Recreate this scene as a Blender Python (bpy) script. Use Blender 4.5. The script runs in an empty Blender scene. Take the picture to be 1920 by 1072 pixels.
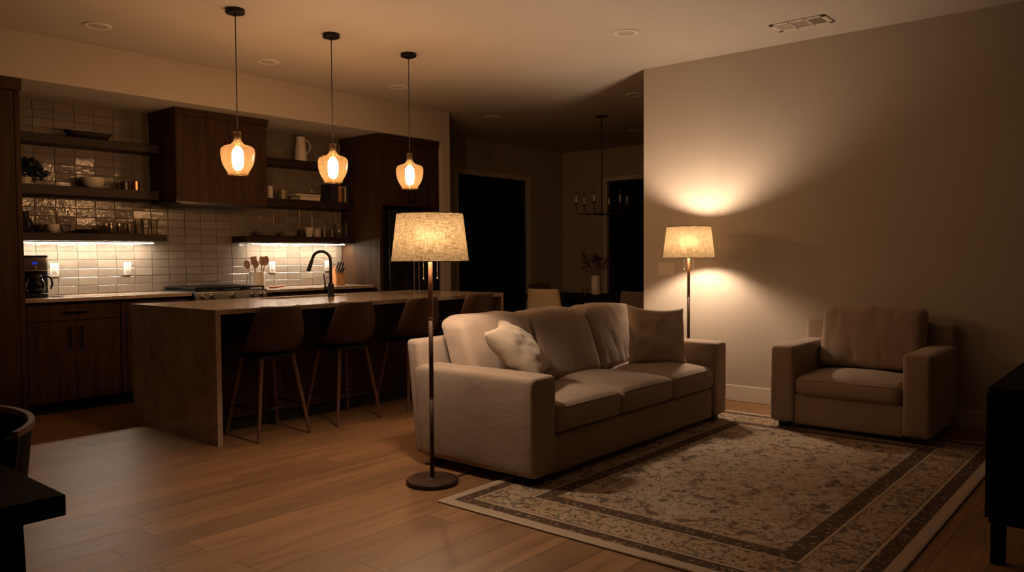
import bpy, bmesh, math, random
from mathutils import Vector, Matrix, noise
random.seed(7)
SC = bpy.context.scene
COL = SC.collection
PI = math.pi

# ---------------------------------------------------------------- materials
class G:
    """small node-graph helper"""
    def __init__(s, name):
        s.m = bpy.data.materials.new(name); s.m.use_nodes = True
        s.t = s.m.node_tree; s.t.nodes.clear()
        s.out = s.t.nodes.new('ShaderNodeOutputMaterial')
    def n(s, typ, **kw):
        nd = s.t.nodes.new(typ)
        for k, v in kw.items(): setattr(nd, k, v)
        return nd
    def put(s, sock, v):
        if v is None: return
        if hasattr(v, 'is_output'): s.t.links.new(v, sock)
        elif sock.type == 'RGBA' and len(v) == 3: sock.default_value = (*v, 1)
        else: sock.default_value = v
    def ma(s, op, a, b=None, c=None, clamp=False):
        nd = s.n('ShaderNodeMath', operation=op, use_clamp=clamp)
        for i, v in enumerate((a, b, c)): s.put(nd.inputs[i], v)
        return nd.outputs[0]
    def coord(s, which='Object'):
        return s.n('ShaderNodeTexCoord').outputs[which]
    def sep(s, v):
        nd = s.n('ShaderNodeSeparateXYZ'); s.put(nd.inputs[0], v); return nd.outputs
    def comb(s, x, y, z=0.0):
        nd = s.n('ShaderNodeCombineXYZ')
        for i, v in enumerate((x, y, z)): s.put(nd.inputs[i], v)
        return nd.outputs[0]
    def scale(s, v, sc, loc=(0, 0, 0)):
        nd = s.n('ShaderNodeMapping'); s.put(nd.inputs[0], v)
        nd.inputs['Scale'].default_value = sc; nd.inputs['Location'].default_value = loc
        return nd.outputs[0]
    def noise(s, v, sc=5., det=4., rough=.55, dist=0.):
        nd = s.n('ShaderNodeTexNoise'); s.put(nd.inputs['Vector'], v)
        nd.inputs['Scale'].default_value = sc; nd.inputs['Detail'].default_value = det
        nd.inputs['Roughness'].default_value = rough; nd.inputs['Distortion'].default_value = dist
        return nd.outputs
    def vor(s, v, sc=5., feature='F1', rnd=1.):
        nd = s.n('ShaderNodeTexVoronoi', feature=feature); s.put(nd.inputs['Vector'], v)
        nd.inputs['Scale'].default_value = sc; nd.inputs['Randomness'].default_value = rnd
        return nd.outputs
    def ramp(s, f, stops):
        nd = s.n('ShaderNodeValToRGB'); s.put(nd.inputs[0], f)
        cr = nd.color_ramp
        while len(cr.elements) < len(stops): cr.elements.new(.5)
        for e, (p, c) in zip(cr.elements, stops):
            e.position = p; e.color = (*c, 1) if not isinstance(c, (int, float)) else (c, c, c, 1)
        return nd.outputs[0]
    def mix(s, f, a, b, mode='MIX'):
        nd = s.n('ShaderNodeMix', data_type='RGBA', blend_type=mode)
        s.put(nd.inputs[0], f); s.put(nd.inputs[6], a); s.put(nd.inputs[7], b)
        return nd.outputs[2]
    def step(s, x, lo, hi):
        nd = s.n('ShaderNodeMapRange', interpolation_type='SMOOTHSTEP')
        s.put(nd.inputs[0], x); nd.inputs[1].default_value = lo; nd.inputs[2].default_value = hi
        return nd.outputs[0]
    def bump(s, h, strength=.2, dist=.01):
        nd = s.n('ShaderNodeBump'); s.put(nd.inputs['Height'], h)
        nd.inputs['Strength'].default_value = strength; nd.inputs['Distance'].default_value = dist
        return nd.outputs[0]
    def bsdf(s, col, rough=.5, metal=0., nrm=None, spec=.5, **kw):
        nd = s.n('ShaderNodeBsdfPrincipled')
        s.put(nd.inputs['Base Color'], col); s.put(nd.inputs['Roughness'], rough)
        nd.inputs['Metallic'].default_value = metal
        nd.inputs['Specular IOR Level'].default_value = spec
        if nrm is not None: s.put(nd.inputs['Normal'], nrm)
        for k, v in kw.items(): s.put(nd.inputs[k], v)
        return nd.outputs[0]
    def end(s, sh):
        s.t.links.new(sh, s.out.inputs[0]); return s.m

def plain(name, col, rough=.5, metal=0., var=.12, sc=12., spec=.5, bump=0., **kw):
    g = G(name); c = g.coord()
    n = g.noise(c, sc, 4)[0]
    f = g.ma('MULTIPLY_ADD', n, var * 2, 1 - var)
    cc = g.mix(1., g.comb(f, f, f), col, 'MULTIPLY')
    nr = g.bump(g.noise(c, sc * 6, 3)[0], bump, .004) if bump else None
    return g.end(g.bsdf(cc, rough, metal, nr, spec, **kw))

def woodmat(name, dark, light, axis='z', rough=.45, sc=1., spec=.4):
    g = G(name); c = g.coord()
    big = 22 * sc; small = 1.3 * sc
    s3 = {'z': (big, big, small), 'x': (small, big, big), 'y': (big, small, big)}[axis]
    v = g.scale(c, s3)
    n1 = g.noise(v, 1.2, 6, .6, .6)[0]; n2 = g.noise(v, 6., 4)[0]
    f = g.ma('ADD', g.ma('MULTIPLY', n1, .75), g.ma('MULTIPLY', n2, .25))
    col = g.ramp(f, [(.3, dark), (.72, light)])
    return g.end(g.bsdf(col, rough, 0, g.bump(f, .12, .003), spec))

def paint(name, col, rough=.85):
    g = G(name); c = g.coord()
    n = g.noise(c, 90, 3)[0]; b = g.noise(c, 1.5, 2)[0]
    f = g.ma('MULTIPLY_ADD', b, .05, .975)
    cc = g.mix(1., g.comb(f, f, f), col, 'MULTIPLY')
    return g.end(g.bsdf(cc, rough, 0, g.bump(n, .06, .002), .25))

def emit(name, col, st):
    g = G(name); e = g.n('ShaderNodeEmission'); g.put(e.inputs[0], col); e.inputs[1].default_value = st
    return g.end(e.outputs[0])

def thin_glass(name, tint, haze=.06, hazecol=(.9, .6, .3), rough=.04, refl=1.):
    g = G(name)
    tr = g.n('ShaderNodeBsdfTransparent'); g.put(tr.inputs[0], tint)
    gl = g.n('ShaderNodeBsdfGlossy'); gl.inputs['Roughness'].default_value = rough
    fr = g.n('ShaderNodeFresnel'); fr.inputs[0].default_value = 1.45
    sp = g.noise(g.coord(), 160, 2)[0]
    hz = g.ma('MULTIPLY', g.step(sp, .35, .8), haze * 1.2); hz = g.ma('ADD', hz, haze * .7)
    m1 = g.n('ShaderNodeMixShader'); g.put(m1.inputs[0], g.ma('MULTIPLY', fr.outputs[0], refl))
    g.t.links.new(tr.outputs[0], m1.inputs[1]); g.t.links.new(gl.outputs[0], m1.inputs[2])
    tl = g.n('ShaderNodeBsdfTranslucent'); g.put(tl.inputs[0], hazecol)
    df = g.n('ShaderNodeBsdfDiffuse'); g.put(df.inputs[0], hazecol)
    m0 = g.n('ShaderNodeMixShader'); m0.inputs[0].default_value = .4
    g.t.links.new(tl.outputs[0], m0.inputs[1]); g.t.links.new(df.outputs[0], m0.inputs[2])
    m2 = g.n('ShaderNodeMixShader'); g.put(m2.inputs[0], hz)
    g.t.links.new(m1.outputs[0], m2.inputs[1]); g.t.links.new(m0.outputs[0], m2.inputs[2])
    return g.end(m2.outputs[0])

FWD = .10
def shade_fabric():
    g = G('lampshade_linen'); c = g.coord()
    x, y, z = g.sep(c)
    ang = g.ma('ARCTAN2', y, x)
    u = g.ma('MULTIPLY', ang, .2)
    warp = g.noise(g.comb(g.ma('MULTIPLY', u, 190.), g.ma('MULTIPLY', z, 26.)), 1., 3)[0]
    weft = g.noise(g.comb(g.ma('MULTIPLY', u, 20.), g.ma('MULTIPLY', z, 210.)), 1., 3)[0]
    slub = g.noise(g.comb(g.ma('MULTIPLY', u, 60.), g.ma('MULTIPLY', z, 60.)), 1., 4)[0]
    f = g.ma('ADD', g.ma('ADD', g.ma('MULTIPLY', warp, .40), g.ma('MULTIPLY', weft, .50)), g.ma('MULTIPLY', slub, .1))
    col = g.ramp(f, [(.41, (.0190, .0112, .0050)), (.5, (.0375, .0268, .0138)), (.59, (.052, .0395, .0225))])
    tl = g.n('ShaderNodeBsdfTranslucent'); g.put(tl.inputs[0], col)
    df = g.n('ShaderNodeBsdfDiffuse'); g.put(df.inputs[0], (.30, .25, .19))
    rf = g.n('ShaderNodeBsdfRefraction'); rf.inputs['IOR'].default_value = 1.30; rf.inputs['Roughness'].default_value = 1.
    g.put(rf.inputs[0], g.mix(1., col, (.9, .85, .78), 'MULTIPLY'))
    m0 = g.n('ShaderNodeMixShader'); m0.inputs[0].default_value = FWD
    g.t.links.new(tl.outputs[0], m0.inputs[1]); g.t.links.new(rf.outputs[0], m0.inputs[2])
    m = g.n('ShaderNodeMixShader'); m.inputs[0].default_value = .35
    g.t.links.new(m0.outputs[0], m.inputs[1]); g.t.links.new(df.outputs[0], m.inputs[2])
    return g.end(m.outputs[0])

def floor_mat():
    g = G('oak_planks'); c = g.coord()
    x, y, z = g.sep(c)
    W = .185; LN = 1.75
    r = g.ma('DIVIDE', y, W); row = g.ma('FLOOR', r); fy = g.ma('FRACT', r)
    wn = g.n('ShaderNodeTexWhiteNoise', noise_dimensions='1D'); g.put(wn.inputs['W'], row)
    px = g.ma('ADD', g.ma('DIVIDE', x, LN), g.ma('MULTIPLY', wn.outputs[0], 7.3))
    pid = g.ma('FLOOR', px); fx = g.ma('FRACT', px)
    wn2 = g.n('ShaderNodeTexWhiteNoise', noise_dimensions='2D'); g.put(wn2.inputs['Vector'], g.comb(row, pid))
    rnd = wn2.outputs[0]
    off = g.ma('MULTIPLY', rnd, 40.)
    v = g.comb(g.ma('ADD', g.ma('MULTIPLY', x, 1.1), off), g.ma('MULTIPLY', y, 17.), off)
    n1 = g.noise(v, 1.1, 6, .62, 1.0)[0]
    n2 = g.noise(g.comb(g.ma('ADD', g.ma('MULTIPLY', x, 4.), off), g.ma('MULTIPLY', y, 90.), off), 1., 4)[0]
    f = g.ma('ADD', g.ma('MULTIPLY', n1, .7), g.ma('MULTIPLY', n2, .3))
    base = g.ramp(f, [(.25, (.13, .062, .026)), (.5, (.27, .145, .066)), (.75, (.36, .205, .10))])
    vv = g.ma('MULTIPLY_ADD', rnd, .26, .80)
    base = g.mix(1., base, g.comb(vv, vv, vv), 'MULTIPLY')
    ey = g.ma('MULTIPLY', g.ma('MINIMUM', fy, g.ma('SUBTRACT', 1., fy)), W)
    ex = g.ma('MULTIPLY', g.ma('MINIMUM', fx, g.ma('SUBTRACT', 1., fx)), LN)
    e = g.step(g.ma('MINIMUM', ex, ey), .0006, .0028)
    col = g.mix(e, (.05, .026, .013), base)
    h = g.ma('ADD', g.ma('MULTIPLY', e, .7), g.ma('MULTIPLY', f, .25))
    rough = g.ma('MULTIPLY_ADD', n1, .2, .34)
    return g.end(g.bsdf(col, rough, 0, g.bump(h, .25, .003), .4))

def rug_mat(L, W):
    g = G('woven_rug'); c = g.coord()
    x, y, z = g.sep(c)          # centred on the rug
    ax = g.ma('ABSOLUTE', x); ay = g.ma('ABSOLUTE', y)
    d = g.ma('MINIMUM', g.ma('SUBTRACT', L / 2, ax), g.ma('SUBTRACT', W / 2, ay))
    sym = g.comb(ax, ay)
    wv = g.noise(sym, 7., 3)[1]
    def warp(amount, s):
        nn = g.noise(sym, s, 2)[1]
        sub = g.n('ShaderNodeVectorMath', operation='SUBTRACT'); g.put(sub.inputs[0], nn); sub.inputs[1].default_value = (.5, .5, .5)
        sc = g.n('ShaderNodeVectorMath', operation='SCALE'); g.put(sc.inputs[0], sub.outputs[0]); sc.inputs['Scale'].default_value = amount
        ad = g.n('ShaderNodeVectorMath', operation='ADD'); g.put(ad.inputs[0], sym); g.put(ad.inputs[1], sc.outputs[0])
        return ad.outputs[0]
    w1 = warp(.16, 9.); w2 = warp(.07, 22.)
    cream = (.43, .345, .26); tan = (.35, .24, .15); dark = (.075, .050, .036)
    rust = (.20, .085, .042); slate = (.10, .095, .09); gold = (.36, .24, .10)
    v1 = g.vor(w1, 10.); v2 = g.vor(w2, 22.); v3 = g.vor(w1, 5.)
    cellr = g.sep(v1[1])[0]; cellr2 = g.sep(v2[1])[0]
    # field
    f1 = g.ma('SUBTRACT', 1., g.step(v1[0], .22, .34))
    mot = g.ramp(cellr, [(0., slate), (.35, dark), (.6, rust), (.85, tan)])
    blot = g.noise(sym, 3.2, 3)[0]
    fld = g.mix(g.ma('MULTIPLY', g.step(blot, .42, .66), .55), cream, tan)
    fld = g.mix(g.ma('MULTIPLY', f1, .8), fld, mot)
    f2 = g.ma('SUBTRACT', 1., g.step(v2[0], .2, .36))
    fld = g.mix(g.ma('MULTIPLY', f2, g.ma('MULTIPLY', g.step(cellr2, .35, .5), .75)), fld, g.ramp(cellr2, [(0., tan), (.5, dark), (.8, slate), (1., gold)]))
    ring = g.ma('ABSOLUTE', g.ma('SUBTRACT', v3[0], .42)); ring = g.ma('SUBTRACT', 1., g.step(ring, .02, .06))
    fld = g.mix(g.ma('MULTIPLY', ring, .45), fld, dark)
    vn = g.noise(w2, 6., 1)[0]; vine = g.ma('SUBTRACT', 1., g.step(g.ma('ABSOLUTE', g.ma('SUBTRACT', vn, .5)), .004, .016))
    fld = g.mix(g.ma('MULTIPLY', vine, .75), fld, dark)
    v5 = g.vor(warp(.05, 30.), 38.); c5 = g.sep(v5[1])[0]
    f5 = g.ma('SUBTRACT', 1., g.step(v5[0], .16, .40))
    fleck = g.step(g.noise(sym, 70, 3)[0], .46, .60)
    fld = g.mix(g.ma('MULTIPLY', f5, g.ma('MULTIPLY', g.step(c5, .3, .5), .8)), fld, g.ramp(c5, [(0., tan), (.45, rust), (.7, dark), (1., slate)]))
    fld = g.mix(g.ma('MULTIPLY', fleck, .22), fld, dark)
    # main border: repeated blossoms
    bb = g.mix(g.ma('MULTIPLY', g.step(blot, .35, .6), .5), cream, gold)
    bb = g.mix(g.ma('MULTIPLY', ring, .7), bb, slate)
    bb = g.mix(g.ma('MULTIPLY', f2, .9), bb, g.ramp(cellr2, [(0., dark), (.4, rust), (.7, slate), (1., gold)]))
    bb = g.mix(g.ma('MULTIPLY', f5, g.ma('MULTIPLY', g.step(c5, .3, .5), .8)), bb, dark)
    bb = g.mix(g.ma('MULTIPLY', vine, .8), bb, dark)
    bb = g.mix(g.ma('MULTIPLY', fleck, .3), bb, dark)
    # dark guard borders
    v4 = g.vor(w2, 34.)
    gb = g.mix(g.ma('SUBTRACT', 1., g.step(v4[0], .25, .42)), dark, g.ramp(g.sep(v4[1])[0], [(0., tan), (.5, rust), (1., cream)]))
    gb = g.mix(g.ma('MULTIPLY', fleck, .45), g.mix(.8, (.10, .068, .048), gb), dark)
    def band(lo, hi): return g.ma('MULTIPLY', g.step(d, lo - .002, lo + .002), g.ma('SUBTRACT', 1., g.step(d, hi - .002, hi + .002)))
    col = g.mix(g.step(d, .43, .436), bb, fld)
    col = g.mix(band(.055, .125), col, gb)
    col = g.mix(band(.125, .140), col, cream)
    col = g.mix(g.ma('MULTIPLY', band(.140, .147), .6), col, dark)
    col = g.mix(g.ma('MULTIPLY', band(.330, .337), .6), col, dark)
    col = g.mix(band(.337, .350), col, cream)
    col = g.mix(band(.350, .425), col, gb)
    col = g.mix(band(.425, .434), col, dark)
    col = g.mix(g.ma('SUBTRACT', 1., g.step(d, .053, .056)), col, (.42, .34, .255))
    fuzz = g.noise(c, 260, 3)[0]
    fz = g.ma('MULTIPLY_ADD', fuzz, .5, .75)
    col = g.mix(1., col, g.comb(fz, fz, fz), 'MULTIPLY')
    return g.end(g.bsdf(col, .95, 0, g.bump(fuzz, .35, .004), .1))

def fabric(name, col, var=.16):
    g = G(name); c = g.coord()
    weave = g.noise(g.scale(c, (1, 1, 1)), 420, 3)[0]
    nap = g.noise(c, 5.5, 5, .65)[0]
    f = g.ma('ADD', g.ma('MULTIPLY', g.ma('SUBTRACT', weave, .5), .25), g.ma('MULTIPLY_ADD', g.ma('SUBTRACT', nap, .5), var * 2, 1.))
    cc = g.mix(1., g.comb(f, f, f), col, 'MULTIPLY')
    wr = g.noise(g.scale(c, (9, 9, 16)), 1., 3, .5, .4)[0]
    h = g.ma('ADD', g.ma('MULTIPLY', weave, .12), g.ma('MULTIPLY', wr, .7))
    return g.end(g.bsdf(cc, .9, 0, g.bump(h, .35, .012), .2, **{'Sheen Weight': .25, 'Sheen Roughness': .5}))

def stone_mat():
    g = G('taupe_stone'); c = g.coord()
    n = g.noise(c, 2.2, 6, .6, 1.2)[0]
    st = g.noise(g.scale(c, (1.2, 7, 1.2)), 1., 5, .6, .8)[0]
    col = g.ramp(g.ma('ADD', g.ma('MULTIPLY', n, .5), g.ma('MULTIPLY', st, .5)), [(.32, (.22, .155, .11)), (.5, (.33, .25, .185)), (.7, (.40, .32, .24))])
    vn = g.noise(c, 1.6, 5, .6, 1.6)[0]
    v = g.ma('SUBTRACT', 1., g.step(g.ma('ABSOLUTE', g.ma('SUBTRACT', vn, .5)), .002, .014))
    col = g.mix(g.ma('MULTIPLY', v, .6), col, (.16, .11, .08))
    return g.end(g.bsdf(col, .16, 0, None, .5))

def tile_mat():
    g = G('zellige_tile'); c = g.coord()
    at = g.n('ShaderNodeAttribute', attribute_name='tone').outputs[2]
    n = g.noise(c, 16, 4)[0]
    f = g.ma('ADD', g.ma('MULTIPLY_ADD', at, .22, .86), g.ma('MULTIPLY', g.ma('SUBTRACT', n, .5), .25))
    col = g.mix(1., g.comb(f, f, f), (.165, .132, .102), 'MULTIPLY')
    h = g.ma('ADD', g.noise(c, 26, 3)[0], g.ma('MULTIPLY', g.noise(c, 120, 2)[0], .12))
    return g.end(g.bsdf(col, .13, 0, g.bump(h, .28, .010), .5))

M = {}
M['wall'] = paint('warm_wall_paint', (.46, .405, .34))
M['ceil'] = paint('ceiling_paint', (.50, .445, .38))
M['trim'] = paint('white_trim_paint', (.66, .61, .54), .5)
M['floor'] = floor_mat()
M['cab'] = woodmat('dark_walnut', (.017, .0080, .0041), (.068, .034, .0172), 'z', .55, spec=.1)
M['shelf'] = woodmat('dark_walnut_shelf', (.011, .0052, .0027), (.034, .0175, .0095), 'x', .5, spec=.2)
M['stone'] = stone_mat()
M['tile'] = tile_mat()
M['grout'] = plain('tile_grout', (.15, .12, .09), .9)
M['black'] = plain('black_metal', (.012, .011, .010), .38, .6, .05)
M['matte'] = plain('matte_black', (.010, .009, .008), .6, 0, .05, spec=.3)
M['steel'] = plain('brushed_steel', (.42, .40, .37), .3, 1., .1, 30)
M['dsteel'] = plain('dark_steel', (.06, .055, .05), .3, .9, .1, 30)
M['lit_bronze'] = plain('lit_bronze_pole', (.17, .075, .030), .42, .25, .08)  # pole bronze with the lamplight under the shade painted in as lighter colour
M['ring'] = plain('pale_brass', (.70, .50, .30), .3, 1., .05)
M['bronze'] = plain('dark_bronze', (.050, .021, .011), .5, .2, .12, 8)
M['chain'] = plain('nickel_chain', (.75, .68, .58), .25, .8, .03)
M['fab'] = fabric('beige_velvet', (.315, .238, .180), .2)
M['fabc'] = fabric('cream_pillow_linen', (.42, .335, .255), .08)
M['linen'] = shade_fabric()
M['leather'] = plain('brown_leather', (.060, .029, .017), .5, 0, .2, 8, .4, .15)
M['legwood'] = woodmat('walnut_leg', (.075, .034, .017), (.17, .085, .045), 'z', .45)
M['blackwood'] = plain('black_stained_wood', (.010, .008, .006), .75, 0, .25, 10, .05)
M['ceramic'] = plain('off_white_ceramic', (.58, .51, .42), .35, 0, .05)
M['darkcer'] = plain('dark_glaze', (.022, .016, .013), .22, 0, .1)
M['olive'] = plain('olive_glaze', (.16, .13, .06), .3, 0, .15)
M['copper'] = plain('copper', (.55, .24, .12), .25, 1., .05)
M['plate'] = plain('stoneware_plate', (.36, .31, .26), .4, 0, .06)
M['dplate'] = plain('charcoal_plate', (.05, .042, .036), .4, 0, .06)
M['plastic'] = plain('white_plastic', (.36, .335, .30), .35, 0, .02)
M['wallplate'] = plain('beige_plastic', (.60, .53, .45), .4, 0, .02)
M['glass'] = thin_glass('clear_glass', (.93, .9, .85), .05, (.8, .7, .55))
M['amber'] = thin_glass('amber_glass', (.97, .87, .68), .030, (.95, .68, .36), .12, .12)
M['dglass'] = thin_glass('smoked_glass', (.16, .12, .09), .03, (.2, .15, .1))
M['night'] = plain('dark_pane', (.002, .0025, .003), .08, 0, .0, spec=.03)
M['greens'] = plain('dark_leaf', (.012, .022, .011), .5, 0, .4, 20)
M['flower'] = plain('dried_stem', (.085, .035, .032), .8, 0, .4, 30)
M['spoon'] = woodmat('utensil_wood', (.22, .11, .05), (.40, .23, .12), 'z', .6)
M['block'] = woodmat('knife_block_wood', (.28, .11, .035), (.46, .21, .075), 'z', .45)
M['terra'] = plain('terracotta', (.50, .17, .07), .5, 0, .1)
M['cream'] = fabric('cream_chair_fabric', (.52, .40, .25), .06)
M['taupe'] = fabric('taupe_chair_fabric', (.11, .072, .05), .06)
M['paper'] = plain('book_paper', (.60, .52, .42), .8)
M['bookd'] = plain('dark_book_cloth', (.020, .016, .015), .6)
M['bookw'] = plain('pale_book_cloth', (.50, .42, .33), .6)
M['bookt'] = plain('tan_book_cloth', (.42, .19, .09), .6)
M['bookb'] = plain('brown_book_cloth', (.07, .032, .022), .6)
M['vent'] = plain('vent_metal', (.60, .52, .44), .5, 0, .03)
M['lens'] = plain('frosted_lens', (.42, .375, .315), .6, 0, .03)
M['rail'] = woodmat('chair_rail_wood', (.16, .085, .045), (.26, .15, .085), 'x', .45)
WARM = (1., .58, .32)
M['bulb'] = emit('pendant_filament_glow', WARM, 160.)
M['lampbulb'] = emit('lamp_bulb_glow', (1., .72, .50), 640.)
M['lampbulb2'] = emit('wall_lamp_bulb_glow', (1., .72, .50), 830.)
M['led'] = emit('strip_light_glow', (1., .86, .68), 175.)
M['blue'] = emit('blue_display', (.05, .08, .9), .35)

# ---------------------------------------------------------------- mesh helpers
class MB:
    def __init__(s): s.b = bmesh.new()
    def box(s, x0, x1, y0, y1, z0, z1, bev=0., seg=2):
        t = bmesh.new(); bmesh.ops.create_cube(t, size=1.)
        for v in t.verts:
            v.co = Vector(((x0 + x1) / 2 + v.co.x * (x1 - x0), (y0 + y1) / 2 + v.co.y * (y1 - y0), (z0 + z1) / 2 + v.co.z * (z1 - z0)))
        if bev:
            bmesh.ops.bevel(t, geom=list(t.edges), offset=bev, segments=seg, profile=.5, affect='EDGES')
        s.merge(t); return s
    def merge(s, t, mat=None):
        me = bpy.data.meshes.new('tmp'); 
        if mat is not None: bmesh.ops.transform(t, matrix=mat, verts=t.verts)
        t.to_mesh(me); t.free(); s.b.from_mesh(me); bpy.data.meshes.remove(me)
    def lathe(s, prof, cx=0, cy=0, n=32, z=0., close=True):
        vs = []
        for r, h in prof:
            if r < 1e-6: vs.append([s.b.verts.new((cx, cy, z + h))])
            else: vs.append([s.b.verts.new((cx + r * math.cos(2 * PI * i / n), cy + r * math.sin(2 * PI * i / n), z + h)) for i in range(n)])
        for a, b in zip(vs, vs[1:]):
            for i in range(n):
                j = (i + 1) % n
                if len(a) == 1 and len(b) == 1: continue
                if len(a) == 1: f = (a[0], b[i], b[j])
                elif len(b) == 1: f = (a[i], b[0], a[j])
                else: f = (a[i], b[i], b[j], a[j])
                s.b.faces.new(f[::-1])
        return s
    def cyl(s, cx, cy, z0, z1, r, r1=None, n=24, bev=.0):
        r1 = r if r1 is None else r1
        if bev: return s.lathe([(0, z0), (r - bev, z0), (r, z0 + bev), (r1, z1 - bev), (r1 - bev, z1), (0, z1)], cx, cy, n)
        return s.lathe([(0, z0), (r, z0), (r1, z1), (0, z1)], cx, cy, n)
    def tube(s, pts, r, n=10, caps=True):
        pts = [Vector(p) for p in pts]; rings = []
        rs = r if isinstance(r, (list, tuple)) else [r] * len(pts)
        up = None
        for i, p in enumerate(pts):
            d = (pts[min(i + 1, len(pts) - 1)] - pts[max(i - 1, 0)]).normalized()
            if up is None: up = Vector((0, 0, 1)) if abs(d.z) < .9 else Vector((1, 0, 0))
            a = d.cross(up)
            a = a.normalized() if a.length > 1e-5 else Vector((1, 0, 0))
            b = a.cross(d).normalized(); up = b
            rings.append([s.b.verts.new(p + rs[i] * (a * math.cos(2 * PI * k / n) + b * math.sin(2 * PI * k / n))) for k in range(n)])
        for A, B in zip(rings, rings[1:]):
            for k in range(n):
                j = (k + 1) % n; s.b.faces.new((A[k], B[k], B[j], A[j]))
        if caps: s.b.faces.new(rings[0]); s.b.faces.new(rings[-1][::-1])
        return s
    def rbox(s, c, size, r=.04, n=14, crown=(0, 0), wr=0., seed=0., shape=None, res=.05):
        """soft upholstered block: rounded box with crown on +z / -y and wrinkle noise"""
        t = bmesh.new(); h = [q / 2 for q in size]
        def samples(hh):
            k = max(2, min(n, int(hh * 2 / .035)))
            return [-1 + .0 + 2 * i / k for i in range(k + 1)]
        # build a subdivided cube with extra loops near the edges
        ax = []
        for hh in h:
            kk = max(3, min(n, int(hh * 2 / res)))
            core = [-(hh - r) + 2 * (hh - r) * i / kk for i in range(kk + 1)]
            e = [hh - r + r * q for q in (.35, .7, 1.)]
            ax.append([-q for q in e[::-1]] + core + e)
        idx = {}
        def vert(i, j, k):
            key = (i, j, k)
            if key not in idx: idx[key] = t.verts.new((ax[0][i], ax[1][j], ax[2][k]))
            return idx[key]
        N = [len(a) - 1 for a in ax]
        for i in range(N[0]):
            for j in range(N[1]):
                for k, fl in ((0, 1), (N[2], 0)):
                    q = [vert(i, j, k), vert(i + 1, j, k), vert(i + 1, j + 1, k), vert(i, j + 1, k)]
                    t.faces.new(q[::-1] if fl else q)
        for i in range(N[0]):
            for k in range(N[2]):
                for j, fl in ((0, 0), (N[1], 1)):
                    q = [vert(i, j, k), vert(i + 1, j, k), vert(i + 1, j, k + 1), vert(i, j, k + 1)]
                    t.faces.new(q[::-1] if fl else q)
        for j in range(N[1]):
            for k in range(N[2]):
                for i, fl in ((0, 1), (N[0], 0)):
                    q = [vert(i, j, k), vert(i, j + 1, k), vert(i, j + 1, k + 1), vert(i, j, k + 1)]
                    t.faces.new(q[::-1] if fl else q)
        for v in t.verts:
            p = v.co.copy()
            inner = Vector([max(-(h[a] - r), min(h[a] - r, p[a])) for a in range(3)])
            d = p - inner
            if d.length > 1e-7:
                # cube corner region -> sphere
                m = max(abs(d.x), abs(d.y), abs(d.z)); d = d.normalized() * m
            p = inner + d
            u, w, q = p.x / h[0], p.y / h[1], p.z / h[2]
            fz = max(0., (1 - u * u)) * max(0., 1 - w * w)
            fy = max(0., (1 - u * u)) * max(0., 1 - q * q)
            if crown[0] and q > 0: p.z += crown[0] * (fz ** .6) * q
            if crown[1]: p.y -= crown[1] * (fy ** .6) * (-w if w < 0 else -w * .5)  * (1 if w < 0 else 1)
            if wr:
                s3 = Vector((p.x * 5 + seed, p.y * 5, p.z * 5))
                nn = noise.noise(s3) + .5 * noise.noise(s3 * 2.3)
                p += Vector((u, w, q)).normalized() * nn * wr
            v.co = p
            if shape: v.co = shape(v.co, u, w, q)
        s.merge(t, Matrix.Translation(Vector(c)))
        return s
    def build(s, name, mat, parent=None, smooth=None, loc=None, recalc=True):
        if recalc: bmesh.ops.recalc_face_normals(s.b, faces=list(s.b.faces))
        off = Vector((0, 0, 0))
        if loc is not None: off = Vector(loc)
        me = bpy.data.meshes.new(name)
        if loc is not None: bmesh.ops.translate(s.b, vec=-off, verts=s.b.verts)
        s.b.to_mesh(me); s.b.free()
        o = bpy.data.objects.new(name, me); COL.objects.link(o)
        me.materials.append(M[mat] if isinstance(mat, str) else mat)
        if smooth:
            for p in me.polygons: p.use_smooth = True
            if smooth != True:
                me.set_sharp_from_angle(angle=smooth)
        if loc is not None: o.location = off
        if parent is not None: o.parent = parent
        return o
SM = math.radians(38)

def tag(o, label, cat, group=None, kind=None):
    if label: o['label'] = label
    if cat: o['category'] = cat
    if group: o['group'] = group
    if kind: o['kind'] = kind
    return o
def thing(name, loc, label, cat, group=None, rotz=0.):
    o = bpy.data.objects.new(name, None); COL.objects.link(o)
    o.location = loc; o.rotation_euler = (0, 0, rotz); o.empty_display_size = .05
    return tag(o, label, cat, group)
def struct(name, mb, mat, label=None, smooth=None):
    o = mb.build(name, mat, None, smooth); o['kind'] = 'structure'
    if label: o['label'] = label
    return o
def dup(root, loc, rotz=None, label=None, group=None):
    def cp(o, par):
        c = o.copy(); COL.objects.link(c)
        if par is not None: c.parent = par
        for ch in list(o.children): cp(ch, c)
        return c
    kids = list(root.children)
    r = root.copy(); COL.objects.link(r); r.location = loc
    if rotz is not None: r.rotation_euler = (0, 0, rotz)
    if label: r['label'] = label
    if group: r['group'] = group
    for k in kids: cp(k, r)
    return r

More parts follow.
